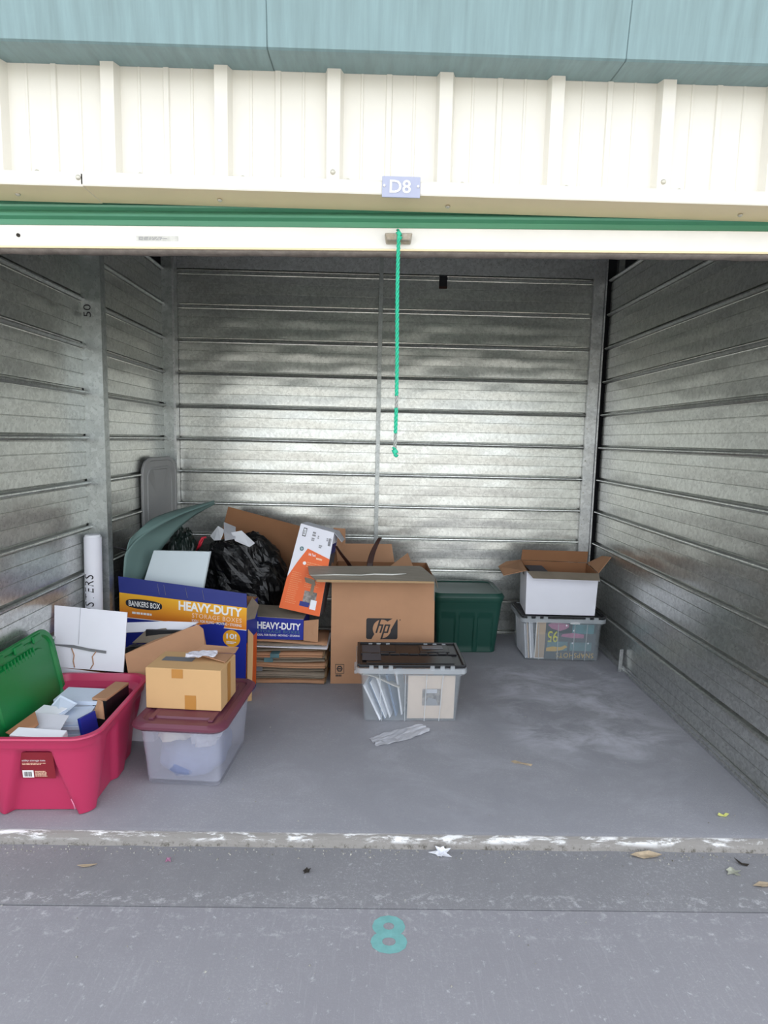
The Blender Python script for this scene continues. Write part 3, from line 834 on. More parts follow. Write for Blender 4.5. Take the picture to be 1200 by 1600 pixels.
sheet('flap', [(.0, .098, h+.002), (.150, .092, h+.002), (.150, -.02, h+.006), (.03, .01, h+.022), (-.02, .06, h+.010)], M['kraft'], t, .003)
sheet('flap', [(-.02, .098, h+.004), (.155, .098, h+.004), (.155, .15, h+.012), (.0, .14, h+.020)], M['kraft'], t, .003)
tag(crumple('plastic_wrapper', (-.80, .46, .478), .125, .055, .022, M['film'], None, 5, 14, .05), 'crumpled clear plastic wrapper lying on the tan carton', 'wrapper')

# ================================================================ white open box behind the tub
t = thing('white_open_box', 'white cardboard box with raised flap behind the tub', 'box')
carton_body('body', [(-1.530, .670, 0), (-1.075, .640, 0), (-1.05, .90, 0), (-1.50, .92, 0)], [(-1.530, .670, .34), (-1.080, .640, .30), (-1.05, .90, .33), (-1.50, .92, .36)], M['white_card'], t, .005, M['kraft_dark'])
fl = sheet('raised_flap', [(-1.530, .668, .34), (-1.212, .655, .325), (-1.205, .700, .592), (-1.540, .712, .616)], M['white_card'], t, .005)
q = Quad((-1.530, .665, .34), (-1.212, .652, .325), (-1.205, .697, .592), (-1.540, .709, .616))
V = [q.pt(u, v, .003) for u, v in ((.01, .375), (.28, .385), (.50, .352), (.745, .335), (.745, .290), (.50, .305), (.28, .335), (.01, .355))]
link('grey_tape', V, [tuple(range(8))], M['grey_tape'], t)
tube('tear', [q.pt(.25, .33, .003), q.pt(.29, .22, .003), q.pt(.28, .12, .003), q.pt(.30, .02, .003)], .0025, M['kraft'], t, 5)
tube('tear', [q.pt(.60, .31, .003), q.pt(.55, .22, .003), q.pt(.57, .10, .003), q.pt(.53, .02, .003)], .0025, M['kraft'], t, 5)
tube('crease', [q.pt(.36, 1.0, .001), q.pt(.345, .40, .001)], .0012, M['paper_grey'], t, 5)
sheet('side_flap', [(-1.214, .680, .401), (-1.118, .770, .436), (-.960, .845, .482), (-.929, .855, .490), (-.905, .855, .470), (-.880, .820, .395), (-.850, .720, .300), (-1.06, .660, .225), (-1.108, .645, .215), (-1.190, .655, .310)], M['white_card'], t, .005, M['kraft'])
tag(sheet('cardboard_scrap', [(-1.252, .86, .390), (-1.15, .84, .400), (-1.05, .86, .425), (-1.10, .90, .455), (-1.20, .90, .440)], M['kraft_grey'], None, .005), 'greyed cardboard scrap inside the white open box', 'cardboard')
tag(bulk('dark_bag', None, None, (-1.17, .79, .20), (.19, .085, .20), M['bag'], 21, .10), 'dark plastic bag stuffed in the white open box', 'bag')
tag(sheet('torn_flap', [(-1.35, .905, .425), (-1.02, .90, .445), (-.95, .93, .478), (-1.10, .94, .478), (-1.36, .94, .465)], M['white_card'], None, .004), 'torn white card strip behind the open white box', 'cardboard')
tag(box('picture_frame', -1.19, -1.00, .872, .884, .36, .455, M['black_plastic'], None, .002), 'thin black frame standing in the white open box', 'frame')

# poster tube
t = thing('poster_tube', 'white cardboard tube marked POSTERS leaning by the post', 'tube', (-1.502, 1.000, 0), (R(-1.2), R(.2), 0))
n = 40; rad = .0415; V = []; F = []
for (r_, z) in ((rad, 0), (rad, .885), (rad-.004, .885), (rad-.004, .86), (0.001, .86)):
    for k in range(n): V.append((r_*math.cos(2*math.pi*k/n), r_*math.sin(2*math.pi*k/n), z))
for i in range(4):
    for k in range(n): F.append((i*n+k, i*n+(k+1) % n, (i+1)*n+(k+1) % n, (i+1)*n+k))
F.append(tuple(range(n)))
link('body', V, F, M['white_card'], t, True).modifiers.new('edges', 'EDGE_SPLIT').split_angle = R(40)
loft('end_cap', [(.861, .036, .036, .036), (.892, .037, .037, .037), (.896, .034, .034, .034)], 32, M['paper'], t)
tv, tf = text_mesh('POSTERS', 0.0, .12, 1.15)
out = []
for a, b in tv:                                            # reads upwards, wrapped round the tube
    z = .455+a*.245; ang = R(-90-8)+(.5-b)*1.15
    out.append(((rad+.0012)*math.cos(ang), (rad+.0012)*math.sin(ang), z))
me = bpy.data.meshes.new('lettering'); me.from_pydata(out, [], tf); me.materials.append(M['marker'])
o = bpy.data.objects.new('lettering', me); COL.objects.link(o); o.parent = t

# ================================================================ big blue and orange carton
t = thing('blue_carton', 'large blue and orange carton printed HEAVY-DUTY STORAGE BOXES', 'box')
BL, BR, TR, TL = (-1.435, 1.150, 0), (-.752, 1.085, 0), (-.738, 1.070, .520), (-1.425, 1.140, .572)
BRb, BLb = (-.735, 1.290, 0), (-1.42, 1.36, 0); TRb, TLb = (-.722, 1.280, .52), (-1.41, 1.35, .565)
body_part = carton_body('body', [BL, BR, BRb, BLb], [TL[:3], TR, TRb, TLb], M['blue_print'], t, .005, M['kraft_dark'])
q = Quad(BL, BR, TR, TL)
N = 8
def band(name, v0, v1, m, off=.0008): return print_rect(name, q, .0, v0, 1.0, v1, m, body_part, off)
ob = bpy.data.materials.new('orange_fade'); ob.use_nodes = True
nn = ob.node_tree.nodes; pb = nn['Principled BSDF']; pb.inputs['Roughness'].default_value = .5
tcn = nn.new('ShaderNodeTexCoord'); spx = nn.new('ShaderNodeSeparateXYZ'); crr = nn.new('ShaderNodeValToRGB'); mr = nn.new('ShaderNodeMath'); mr.operation = 'MULTIPLY_ADD'
mr.inputs[1].default_value = -.075; mr.inputs[2].default_value = 0.0
ob.node_tree.links.new(tcn.outputs['Object'], spx.inputs[0]); ob.node_tree.links.new(spx.outputs[0], mr.inputs[0])
ad = nn.new('ShaderNodeMath'); ad.operation = 'SUBTRACT'
ob.node_tree.links.new(spx.outputs[2], ad.inputs[0]); ob.node_tree.links.new(mr.outputs[0], ad.inputs[1])
mr2 = nn.new('ShaderNodeMapRange'); mr2.inputs[1].default_value = .335; mr2.inputs[2].default_value = .462
ob.node_tree.links.new(ad.outputs[0], mr2.inputs[0]); ob.node_tree.links.new(mr2.outputs[0], crr.inputs[0]); ob.node_tree.links.new(crr.outputs[0], pb.inputs['Base Color'])
crr.color_ramp.elements[0].color = lin('df7a24'); crr.color_ramp.elements[1].color = lin('f4b830')
band('orange_band', .765, .995, ob)
band('white_line', .758, .765, M['white_print'])
print_poly('logo_plate', q, [(.05+.145*(1+math.cos(2*math.pi*k/32)*(1 if True else 1))-.0, .905+.048*math.copysign(abs(math.sin(2*math.pi*k/32))**.6, math.sin(2*math.pi*k/32))) for k in range(32)], M['navy_print'], body_part, .0014)
print_text('logo_lettering', q, 'BANKERS BOX', .075, .878, .325, .932, M['white_print'], body_part, bold=.02, off=.0024)
fine_print('small_print', q, .10, .805, .31, .828, 1, M['white_print'], body_part, .9)
print_text('title_lettering', q, 'HEAVY-DUTY', .47, .893, .965, .985, M['white_print'], body_part, bold=.035, off=.0024, space=.95)
print_text('subtitle_lettering', q, 'STORAGE BOXES', .575, .833, .962, .878, M['pale_orange'], body_part, bold=.008, off=.0024, space=1.15)
print_text('tagline_lettering', q, 'IDEAL FOR FILING • MOVING • STORING', .575, .790, .962, .817, M['white_print'], body_part, bold=.012, off=.0024)
print_disc('count_badge', q, .885, .66, .068, .088, M['yellow_print'], body_part)
print_text('badge_lettering', q, '10!', .845, .655, .925, .71, M['white_print'], body_part, bold=.03, off=.0024)
fine_print('badge_small_print', q, .845, .605, .925, .635, 2, M['white_print'], body_part, .6)
print_rect('foot_patch', q, .93, .04, .99, .09, M['teal_print'], body_part)
fl = sheet('front_flap', [TL, TR, (-.745, 1.098, .585), (-1.438, 1.165, .650)], M['blue_dark'], t, .005)
qf = Quad(TL, TR, (-.745, 1.098, .585), (-1.438, 1.165, .650))
for u in (.32, .37, .54, .67): tube('scratch', [qf.pt(u, .15, .003), qf.pt(u-.012, .85, .003)], .0008, M['grey_print'], t, 4)
# the torn side flap standing out at the right
sheet('side_flap', [(-.738, 1.075, .45), (-.738, 1.072, .52), (-.722, 1.135, .555), (-.700, 1.19, .50), (-.712, 1.14, .44)], M['kraft_grey'], t, .004)
qs = Quad(BR, BRb, TRb, TR)
print_rect('side_print', qs, .01, .03, .99, .62, M['orange_print'], body_part)
print_rect('side_print_yellow', qs, .03, .04, .30, .60, M['yellow_print'], body_part, .0014)
sheet('inner_liner', [(-.742, 1.074, .006), (-.722, 1.10, .0), (-.714, 1.11, .36), (-.732, 1.075, .40)], M['kraft_light'], t, .004, M['kraft'])

# white board standing in the carton
tag(hexa('white_board', [(-1.372, 1.205, .46), (-1.023, 1.185, .46), (-1.018, 1.200, .46), (-1.367, 1.220, .46)], [(-1.298, 1.300, .767), (-.983, 1.280, .770), (-.978, 1.295, .770), (-1.293, 1.315, .767)], M['white_foam'], None, .002),
    'pale white board standing in the big blue carton', 'board')
# curled grey-green sheet
Lp = [(-1.400, 1.20, .44), (-1.425, 1.200, .60), (-1.425, 1.205, .69), (-1.418, 1.225, .772), (-1.385, 1.300, .830), (-1.313, 1.400, .888), (-1.215, 1.550, .941), (-1.079, 1.750, .992)]
Rp = [(-1.375, 1.31, .44), (-1.385, 1.320, .543), (-1.352, 1.370, .644), (-1.323, 1.450, .721), (-1.287, 1.500, .788), (-1.251, 1.600, .849), (-1.184, 1.700, .915), (-1.085, 1.800, .978)]
Bp = [(-1.40, 1.24, .84), (-1.381, 1.340, .882), (-1.348, 1.470, .928), (-1.246, 1.650, .963), (-1.092, 1.790, .994)]
def sh(u, v):
    a = poly_at(Lp, u); b = poly_at(Rp, u)
    return a.lerp(b, v)+Vector((-.012*math.sin(math.pi*v), 0, .004*math.sin(math.pi*v)))
t = thing('curled_sheet', 'curled grey-green plastic sheet rising out of the blue carton', 'sheet')
grid('sheet', sh, 28, 8, M['teal_sheet'], t, .003)
def lipf(u, v):
    a = poly_at(Lp[3:], u); b = poly_at(Bp, u)
    return a.lerp(b, v)+Vector((0, 0, .008*math.sin(math.pi*v)))
grid('curled_edge', lipf, 20, 5, M['teal_sheet'], t, .003)

# black bags behind the carton
def trash_bag(name, label, c, s, m, seed, lean=0.0):
    nu, nv = 40, 72; V = []; F = []
    for i in range(nu+1):
        th = math.pi*i/nu
        for j in range(nv):
            ph = 2*math.pi*j/nv
            d = Vector((math.sin(th)*math.cos(ph), math.sin(th)*math.sin(ph), math.cos(th)))
            k = 1+.16*noise.noise(d*1.7+Vector((seed, 0, 0)))+.10*noise.noise(d*4.2+Vector((0, seed, 0)))
            k += .045*(1-abs(noise.noise(d*8+Vector((0, 0, seed)))))*2-.07+.03*noise.noise(d*17+Vector((seed, seed, 0)))
            e = Vector((abs(d.x)**.8*math.copysign(1, d.x), abs(d.y)**.8*math.copysign(1, d.y), abs(d.z)**.85*math.copysign(1, d.z)))
            p = Vector((e.x*s[0]*k, e.y*s[1]*k, e.z*s[2]*k))
            z = c[2]+p.z-lean*p.x*(1 if p.z > 0 else .2)
            V.append((c[0]+p.x, c[1]+p.y, max(z, .002)))
    for i in range(nu):
        for j in range(nv): F.append((i*nv+j, i*nv+(j+1) % nv, (i+1)*nv+(j+1) % nv, (i+1)*nv+j))
    return link(name, V, F, m, label, False)
t = thing('trash_bag', 'full black plastic trash bag with red drawstring behind carton', 'bag')
b = trash_bag('body', t, (-.905, 1.80, .40), (.285, .215, .375), M['bag'], 3.0, .22)
tie = tube('drawstring', [(-1.150, 1.60, .715), (-1.128, 1.57, .745), (-1.118, 1.56, .775), (-1.108, 1.57, .797), (-1.085, 1.58, .800)], .007, M['red_tie'], t, 6)
tube('drawstring', [(-1.128, 1.57, .735), (-1.112, 1.56, .760), (-1.102, 1.57, .792)], .006, M['red_tie'], t, 6)
t = thing('green_bag', 'dark green plastic bag bulging beside the black trash bag', 'bag')
trash_bag('body', t, (-1.290, 1.80, .42), (.10, .15, .40), M['bag_green'], 9.0, 0)

# torn white packaging on the bag
t = thing('torn_packaging', 'torn white paper packaging crumpled on the black bag', 'paper')
sheet('torn_piece', [(-1.105, 1.74, .780), (-1.060, 1.76, .842), (-1.010, 1.72, .825), (-1.015, 1.64, .775), (-1.06, 1.66, .768)], M['paper'], t, .003)
sheet('torn_piece', [(-1.010, 1.70, .822), (-1.035, 1.80, .862), (-.955, 1.78, .835), (-.93, 1.66, .782), (-.985, 1.62, .775)], M['paper_grey'], t, .003)
sheet('torn_piece', [(-.965, 1.70, .812), (-.905, 1.72, .822), (-.815, 1.68, .752), (-.84, 1.64, .735), (-.93, 1.65, .770)], M['paper'], t, .003)
# brown cardboard sheet behind the bag
tag(sheet('cardboard_sheet', [(-1.070, 2.07, .930), (-.30, 2.07, .735), (-.36, 2.04, .42), (-1.145, 2.04, .62)], M['kraft_dark'], None, .006), 'large brown cardboard sheet leaning behind the black bag', 'cardboard')

# dark bin in the left corner and the grey lid standing on it
t = thing('corner_box', 'dark grey cardboard box in the left back corner', 'box')
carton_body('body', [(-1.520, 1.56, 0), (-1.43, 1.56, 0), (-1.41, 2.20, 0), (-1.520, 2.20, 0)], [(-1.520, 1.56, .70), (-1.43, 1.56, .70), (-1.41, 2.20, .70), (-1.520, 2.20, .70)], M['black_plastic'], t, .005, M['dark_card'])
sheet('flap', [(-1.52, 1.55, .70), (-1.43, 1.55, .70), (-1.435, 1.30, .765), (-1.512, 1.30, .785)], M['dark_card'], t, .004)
t = thing('leaning_cover', 'grey plastic tote cover leaning upright in left corner', 'cover', (-1.497, 1.99, .70), (R(90), 0, R(81.5)))
lid = loft('panel', [(-.010, .222, .292, .11), (.003, .226, .296, .115), (.008, .222, .292, .11), (.008, .206, .276, .10), (.002, .200, .270, .095), (.002, .168, .236, .08), (.007, .163, .231, .075), (.007, .150, .218, .07), (.003, .146, .214, .07), (.003, .05, .08, .04)], 96, M['grey_plastic'], t)
lid.location = (0, .262, 0)

# ================================================================ flattened cartons and the box lying on them
zz = 0.004
specs = [('kraft', -.86, -.35, 1.33, .012), ('kraft_grey', -.84, -.36, 1.35, .020), ('kraft_grey', -.85, -.35, 1.31, .016), ('kraft_grey', -.86, -.36, 1.34, .026),
         ('kraft', -.84, -.345, 1.31, .018), ('kraft_grey', -.86, -.35, 1.33, .028), ('kraft', -.83, -.36, 1.31, .020), ('kraft_grey', -.86, -.345, 1.34, .030)]
where = ['lowest of the pile', 'second from the floor in the pile', 'third from the floor in the pile', 'fourth from the floor in the pile', 'fifth from the floor in the pile',
         'third from the top of the pile', 'second from the top of the pile', 'topmost under the white card']
for i, (m, a, b, c, h) in enumerate(specs):
    t = thing('flattened_carton', 'flattened brown carton left of the big brown carton, '+where[i], 'cardboard', ((a+b)/2, (c+1.56)/2, zz), (0, R(random.uniform(-.4, .4)), R(random.uniform(-2, 2))), 'flattened cartons piled on the floor')
    hw, hd = (b-a)/2, (1.56-c)/2
    def warp(x, s): return .006*math.sin(x*9+i*2.1)*s
    def lay(u, v, z): 
        x = -hw+2*hw*u; y = -hd+2*hd*v
        lift = (h*.5)*smooth01((u-.75)/.25)*(1 if i % 2 else -.2)*(1-v)
        return (x, y, z+.003*math.sin(x*11+i)+lift*.4)
    grid('lower_ply', lambda u, v: lay(u, v, .004), 12, 4, M[m], t, .005)
    grid('upper_ply', lambda u, v: lay(u, v, h*.82), 12, 4, M[m], t, .005)
    # the fold at the right end
    pts = [Vector(lay(1, 0, .004)), Vector(lay(1, 0, .004))+Vector((.010, 0, h*.35)), Vector(lay(1, 0, h*.82))]
    V = []; 
    for p in pts: V += [p, p+Vector((0, 2*hd, 0))]
    link('fold', V, [(0, 1, 3, 2), (2, 3, 5, 4)], M['card_edge'], t)
    if i in (3, 5, 6):
        x = -.06+.03*(i-5)
        box('blue_tape', x-.03, x+.02, -hd-.003, -hd+.05, -.001, h*.9+.004, M['grey_tape'] if i == 3 else M['teal_print'], t, .001)
    zz += h+.0065
tag(sheet('white_card', [(-.86, 1.298, zz+.006), (-.335, 1.290, zz-.001), (-.33, 1.56, zz+.004), (-.86, 1.56, zz+.010)], M['paper'], None, .004), 'white card lying on the pile of flattened cartons', 'card')
zz += .010
t = thing('flattened_carton', 'greyed flattened carton directly under the smaller blue carton', 'cardboard', (-.62, 1.43, zz), (0, 0, R(1)), 'flattened cartons piled on the floor')
grid('lower_ply', lambda u, v: (-.25+.50*u, -.130+.26*v, .004+.003*math.sin(u*9)), 12, 4, M['kraft_grey'], t, .005)
grid('upper_ply', lambda u, v: (-.25+.53*u, -.130+.26*v, .022+.006*math.sin(u*5)-.010*u*u), 12, 4, M['kraft'], t, .005)
zz += .034
t = thing('blue_box', 'smaller blue HEAVY-DUTY carton lying on flattened cardboard', 'box')
body_part = carton_body('body', [(-.90, 1.315, zz), (-.472, 1.305, zz), (-.46, 1.52, zz), (-.90, 1.53, zz)], [(-.90, 1.315, zz+.135), (-.470, 1.305, zz+.118), (-.46, 1.52, zz+.118), (-.90, 1.53, zz+.135)], M['blue_print'], t, .005, M['kraft_grey'])
q = Quad((-.90, 1.315, zz), (-.472, 1.305, zz), (-.470, 1.305, zz+.118), (-.90, 1.315, zz+.135))
print_text('title_lettering', q, 'HEAVY-DUTY', .395, .47, .965, .80, M['white_print'], body_part, bold=.03, off=.0022, space=.95)
print_text('subtitle_lettering', q, 'STORAGE BOXES', .395, .30, .95, .43, M['teal_print'], body_part, off=.0022, space=1.15)
print_text('tagline_lettering', q, 'IDEAL FOR FILING • MOVING • STORING', .395, .15, .955, .245, M['white_print'], body_part, bold=.01, off=.0022)
sheet('end_flap', [(-.470, 1.303, zz-.002), (-.392, 1.33, zz-.020), (-.390, 1.345, zz+.110), (-.468, 1.303, zz+.112)], M['kraft'], t, .004)
sheet('top_flap', [(-.90, 1.315, zz+.136), (-.470, 1.305, zz+.120), (-.46, 1.515, zz+.128), (-.90, 1.525, zz+.144)], M['kraft_grey'], t, .004)
zt = zz+.122

# ================================================================ orange and white printer box leaning there
t = thing('printer_box', 'white and orange printer box tilted on the blue carton', 'box')
D = Vector((.020, .125, -.006))
bl, br, tr, tl = Vector((-.613, 1.336, .447)), Vector((-.384, 1.336, .398)), Vector((-.312, 1.420, .868)), Vector((-.503, 1.420, .918))
body_part = hexa('body', [bl, br, br+D, bl+D], [tl, tr, tr+D, tl+D], M['white_card'], t, .002)
q = Quad(bl, br, tr, tl)
print_poly('orange_panel', q, [(0, 0), (1, 0), (1, .68), (.36, .74), (.16, .55), (0, .36)], M['orange_print'], body_part, .0012)
qs = Quad(br, br+D, tr+D, tr)
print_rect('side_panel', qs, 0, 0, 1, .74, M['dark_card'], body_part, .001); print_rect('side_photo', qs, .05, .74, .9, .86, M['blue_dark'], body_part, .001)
print_rect('model_label', q, .12, .865, .22, .965, M['charcoal_print'], body_part, .0016); print_rect('model_label_face', q, .135, .875, .205, .955, M['paper'], body_part, .0020)
fine_print('model_print', q, .145, .885, .195, .945, 5, M['charcoal_print'], body_part, .5, .0026)
for (u, v, a, b, s) in ((.40, .925, .10, .03, 2), (.56, .90, .05, .02, 3), (.82, .90, .05, .02, 5), (.40, .86, .10, .02, 9), (.64, .80, .10, .02, 4)): fine_print('icon_print', q, u, v-b, u+a, v+b, 2, M['grey_print'], body_part, .7, .0016, s)
print_disc('logo_disc', q, .20, .72, .055, .026, M['teal_print'], body_part, .0016)
print_text('logo_lettering', q, 'hp', .172, .702, .228, .738, M['paper'], body_part, .0, .3, .0024)
bars('barcode', q, .88, .83, .96, .92, 8, M['charcoal_print'], body_part)
print_text('title_lettering', q, 'Ink Tank', .42, .665, .62, .695, M['white_print'], body_part, .02, off=.0022)
fine_print('title_print', q, .64, .64, .86, .665, 1, M['pale_orange'], body_part, .8, .002)
print_disc('badge', q, .36, .565, .045, .020, M['white_print'], body_part, .002)
fine_print('feature_print', q, .42, .53, .86, .60, 3, M['faint_orange'], body_part, .5, .002, 11)
fine_print('left_print', q, .10, .08, .40, .46, 16, M['faint_orange'], body_part, .30, .002, 12)
fine_print('right_print', q, .48, .30, .88, .46, 7, M['faint_orange'], body_part, .30, .002, 13)
print_rect('product_photo', q, .52, .10, .84, .26, M['photo'], body_part, .002)
print_rect('product_photo_base', q, .46, .075, .70, .13, M['blue_dark'], body_part, .0024); print_rect('product_photo_page', q, .72, .06, .87, .17, M['paper'], body_part, .0028)
print_rect('tape_strip', q, .66, .22, .74, .40, M['kraft_grey'], body_part, .0030)
sheet('top_flap', [tr, tr+D, tr+D*1.0+Vector((.035, -.01, -.05)), tr+Vector((.045, 0, -.055))], M['paper_grey'], t, .002)

# ================================================================ big hp carton
t = thing('brown_carton', 'tall brown carton with dark square logo and taped flaps', 'box')
FL, FR = (-.318, 1.345), (.280, 1.372)
BRk, BLk = (.262, 1.80), (-.318, 1.80)
zt_ = .628
TLc, TRc = (-.318, 1.350, zt_), (.268, 1.372, .618)
body_part = carton_body('body', [FL+(0,), FR+(0,), BRk+(0,), BLk+(0,)], [TLc, TRc, (.255, 1.79, zt_), (-.312, 1.79, zt_)], M['kraft'], t, .006, M['kraft_dark'])
q = Quad(FL+(0,), FR+(0,), TRc, TLc)
# logo: dark rounded plate with a round window and the slanted letters across it
u0, v0, u1, v1 = .338, .425, .642, .622
def rrp(a, b, c, d, ru, rv): 
    P = []
    for (cx, cy, st) in ((c-ru, d-rv, 0), (a+ru, d-rv, 90), (a+ru, b+rv, 180), (c-ru, b+rv, 270)):
        for k in range(5):
            an = R(st+22.5*k); P.append((cx+ru*math.cos(an), cy+rv*math.sin(an)))
    return P
print_poly('logo_plate', q, rrp(u0, v0, u1, v1, .018, .018), M['charcoal_print'], body_part, .0010)
print_disc('logo_disc', q, .490, .523, .088, .088, M['kraft'], body_part, .0016, 40)
def slant(pts): return [(u+(v-.523)*.30, v) for u, v in pts]
for nm, P in (('logo_stroke', [(.438, .485), (.455, .485), (.455, .623), (.438, .623)]), ('logo_stroke', [(.477, .485), (.494, .485), (.494, .552), (.477, .552)]),
              ('logo_stroke', [(.455, .552), (.494, .552), (.494, .566), (.455, .566)]), ('logo_stroke', [(.505, .424), (.522, .424), (.522, .566), (.505, .566)]),
              ('logo_stroke', [(.522, .552), (.560, .552), (.560, .566), (.522, .566)]), ('logo_stroke', [(.544, .485), (.560, .485), (.560, .552), (.544, .552)]),
              ('logo_stroke', [(.522, .485), (.560, .485), (.560, .499), (.522, .499)])):
    print_poly(nm, q, slant(P), M['charcoal_print'], body_part, .0022)
print_disc('logo_dot', q, .665, .61, .006, .006, M['charcoal_print'], body_part)
# recycling mark
print_poly('recycling_mark', q, rrp(.045, .095, .130, .185, .004, .004), M['charcoal_print'], body_part, .0010)
print_poly('recycling_mark_face', q, rrp(.050, .100, .125, .180, .003, .003), M['kraft'], body_part, .0016)
print_disc('recycling_mark_ring', q, .087, .142, .030, .032, M['charcoal_print'], body_part, .0020, 6); print_disc('recycling_mark_ring', q, .087, .142, .018, .018, M['kraft'], body_part, .0026, 6)
print_rect('recycling_mark_stroke', q, .072, .136, .102, .148, M['charcoal_print'], body_part, .0030)
fine_print('recycling_mark_print', q, .050, .068, .125, .090, 1, M['charcoal_print'], body_part, .9)
print_rect('grey_strip', q, .08, .965, .99, .99, M['grey_tape'], body_part, .0012)  # grey strip along the top of the carton front
print_rect('tape_end', q, .992, .80, 1.0, .99, M['silver_tape'], body_part, .0016)
# taped front flap, folded up and towards the door
fl = sheet('front_flap', [(-.392, 1.222, .632), (.250, 1.242, .632), (.262, 1.300, .640), (.200, 1.400, .676), (.182, 1.415, .682), (-.455, 1.372, .678), (-.440, 1.29, .655)], M['silver_tape'], t, .007)
sheet('flap_edge', [(-.392, 1.220, .626), (.250, 1.240, .626), (.250, 1.240, .636), (-.392, 1.220, .640)], M['card_edge'], t, .003)
tube('tape_wrinkle_shine', [(-.43, 1.268, .651), (-.30, 1.275, .656), (-.15, 1.272, .657), (-.08, 1.29, .660), (.02, 1.285, .660), (.10, 1.30, .664)], [.002, .004, .003, .004, .005, .002], M['shine'], t, 6)
sheet('tape_fringe', [(.262, 1.300, .640), (.272, 1.30, .62), (.282, 1.32, .575), (.274, 1.33, .60), (.255, 1.36, .650)], M['silver_tape'], t, .002)
sheet('torn_tab', [(-.460, 1.262, .640), (-.405, 1.235, .632), (-.400, 1.250, .600), (-.455, 1.275, .612)], M['kraft_grey'], t, .005)
sheet('left_flap', [(-.318, 1.37, .625), (-.316, 1.78, .625), (-.345, 1.76, .822), (-.350, 1.70, .826)], M['kraft_dark'], t, .005)
sheet('back_flap', [(-.312, 1.79, .625), (.050, 1.79, .625), (.030, 1.83, .738), (-.266, 1.83, .735), (-.268, 1.84, .830), (-.345, 1.84, .835)], M['kraft'], t, .005)
sheet('right_flap', [(-.005, 1.60, .622), (.165, 1.60, .622), (.130, 1.74, .698)], M['kraft'], t, .005)
# curved dark brown rods sticking out of it
def curved_rod(name, label, pts, wd, th):
    P = [poly_at(pts, i/12) for i in range(13)]; V = []; F = []
    for i, p in enumerate(P):
        k = wd*(.62+.38*math.sin(math.pi*min(1, .25+i/14)))
        V += [p+Vector((-k, -th, 0)), p+Vector((k, -th, 0)), p+Vector((k, th, 0)), p+Vector((-k, th, 0))]
    for i in range(12):
        for j in range(4): F.append((i*4+j, i*4+(j+1) % 4, i*4+4+(j+1) % 4, i*4+4+j))
    F += [(3, 2, 1, 0), (48, 49, 50, 51)]
    return bevel(tag(link(name, V, F, M['leather']), label, 'rod'), .003)
curved_rod('curved_rod', 'curved dark brown wooden piece rising from the tall brown carton', [(-.100, 1.58, .30), (-.106, 1.60, .50), (-.108, 1.61, .618), (-.100, 1.64, .679), (-.084, 1.67, .726), (-.060, 1.70, .774), (-.046, 1.72, .795)], .019, .009)
curved_rod('slanted_rod', 'slanted dark brown wooden piece between printer box and carton', [(-.16, 1.62, .50), (-.20, 1.58, .60), (-.235, 1.53, .672), (-.270, 1.46, .735), (-.300, 1.40, .795)], .013, .008)

# ================================================================ front clear tote with the black folding lid
def flip_tote(name, label, loc, rz, bw, bd, tw, td, h, closed=True):
    t = thing(name, label, 'tote', loc, (0, 0, rz))
    lv = [(0, bw-.008, bd-.008, .018), (.004, bw, bd, .02), (h*.86, tw-.018, td-.018, .024), (h*.86, tw-.006, td-.006, .028), (h*.985, tw, td, .03), (h*.985, tw-.010, td-.010, .026), (h*.85, tw-.024, td-.024, .02), (.008, bw-.006, bd-.006, .016)]
    loft('body', lv, 96, M['clear'], t)
    # moulded uprights on the front face and the rim band
    for u in (-.62, -.12, .30, .62):
        x0 = bw*u; x1 = (tw-.018)*u
        hexa('moulded_rib', [(x0-.002, -bd-.003, .006), (x0+.002, -bd-.003, .006), (x0+.002, -bd+.002, .006), (x0-.002, -bd+.002, .006)],
             [(x1-.002, -td+.014, h*.86), (x1+.002, -td+.014, h*.86), (x1+.002, -td+.020, h*.86), (x1-.002, -td+.020, h*.86)], M['clear_edge'], t)
    loft('rim', [(h*.90, tw+.001, td+.001, .03), (h*.90, tw+.004, td+.004, .032), (h*.985, tw+.004, td+.004, .032), (h*.985, tw+.0, td+.0, .03)], 96, M['clear_edge'], t, cap0=False, cap1=False)
    return t
TX, TY, TZ = .112, 1.023, .292
t = flip_tote('clear_tote', 'clear tote with black hinged lid in front of tall brown carton', (TX, TY, 0), R(1.5), .232, .145, .272, .172, .292)
# lid: two black leaves with interlocking teeth along the middle
zl = .290
for s in (-1, 1):
    y0, y1 = (-.168, -.003) if s < 0 else (.003, .168)
    lf = box('lid_leaf', -.262, .262, y0, y1, zl, zl+.008, M['black_plastic'], t, .003)
    for k in range(10):
        if (k % 2 == 0) == (s < 0): box('lid_tooth', -.25+.05*k, -.25+.05*k+.045, -.006 if s < 0 else -.012, .012 if s < 0 else .006, zl+.008, zl+.016, M['black_plastic'], lf, .002)
    yy = s*.165
    for k, u in enumerate((-.20, -.155, -.105, .10, .150, .20)):
        box('hinge_knuckle', u-.011, u+.011, yy-.014, yy+.010, zl-.010, zl+.014, M['clear_edge'], t, .003)
    box('lid_edge', -.262, .262, yy-.006, yy+.006, zl+.003, zl+.016, M['black_plastic'], t, .003)
for x in (-.262, .262): box('lid_end_edge', x-.008, x+.008, -.165, .165, zl+.004, zl+.018, M['black_plastic'], t, .003)
box('lid_panel', -.225, -.07, .03, .135, zl+.008, zl+.013, M['black_plastic'], t, .003)
box('lid_panel', .06, .215, .03, .135, zl+.008, zl+.013, M['black_plastic'], t, .003)
box('lid_panel', -.225, .215, -.135, -.03, zl+.008, zl+.012, M['black_plastic'], t, .003)
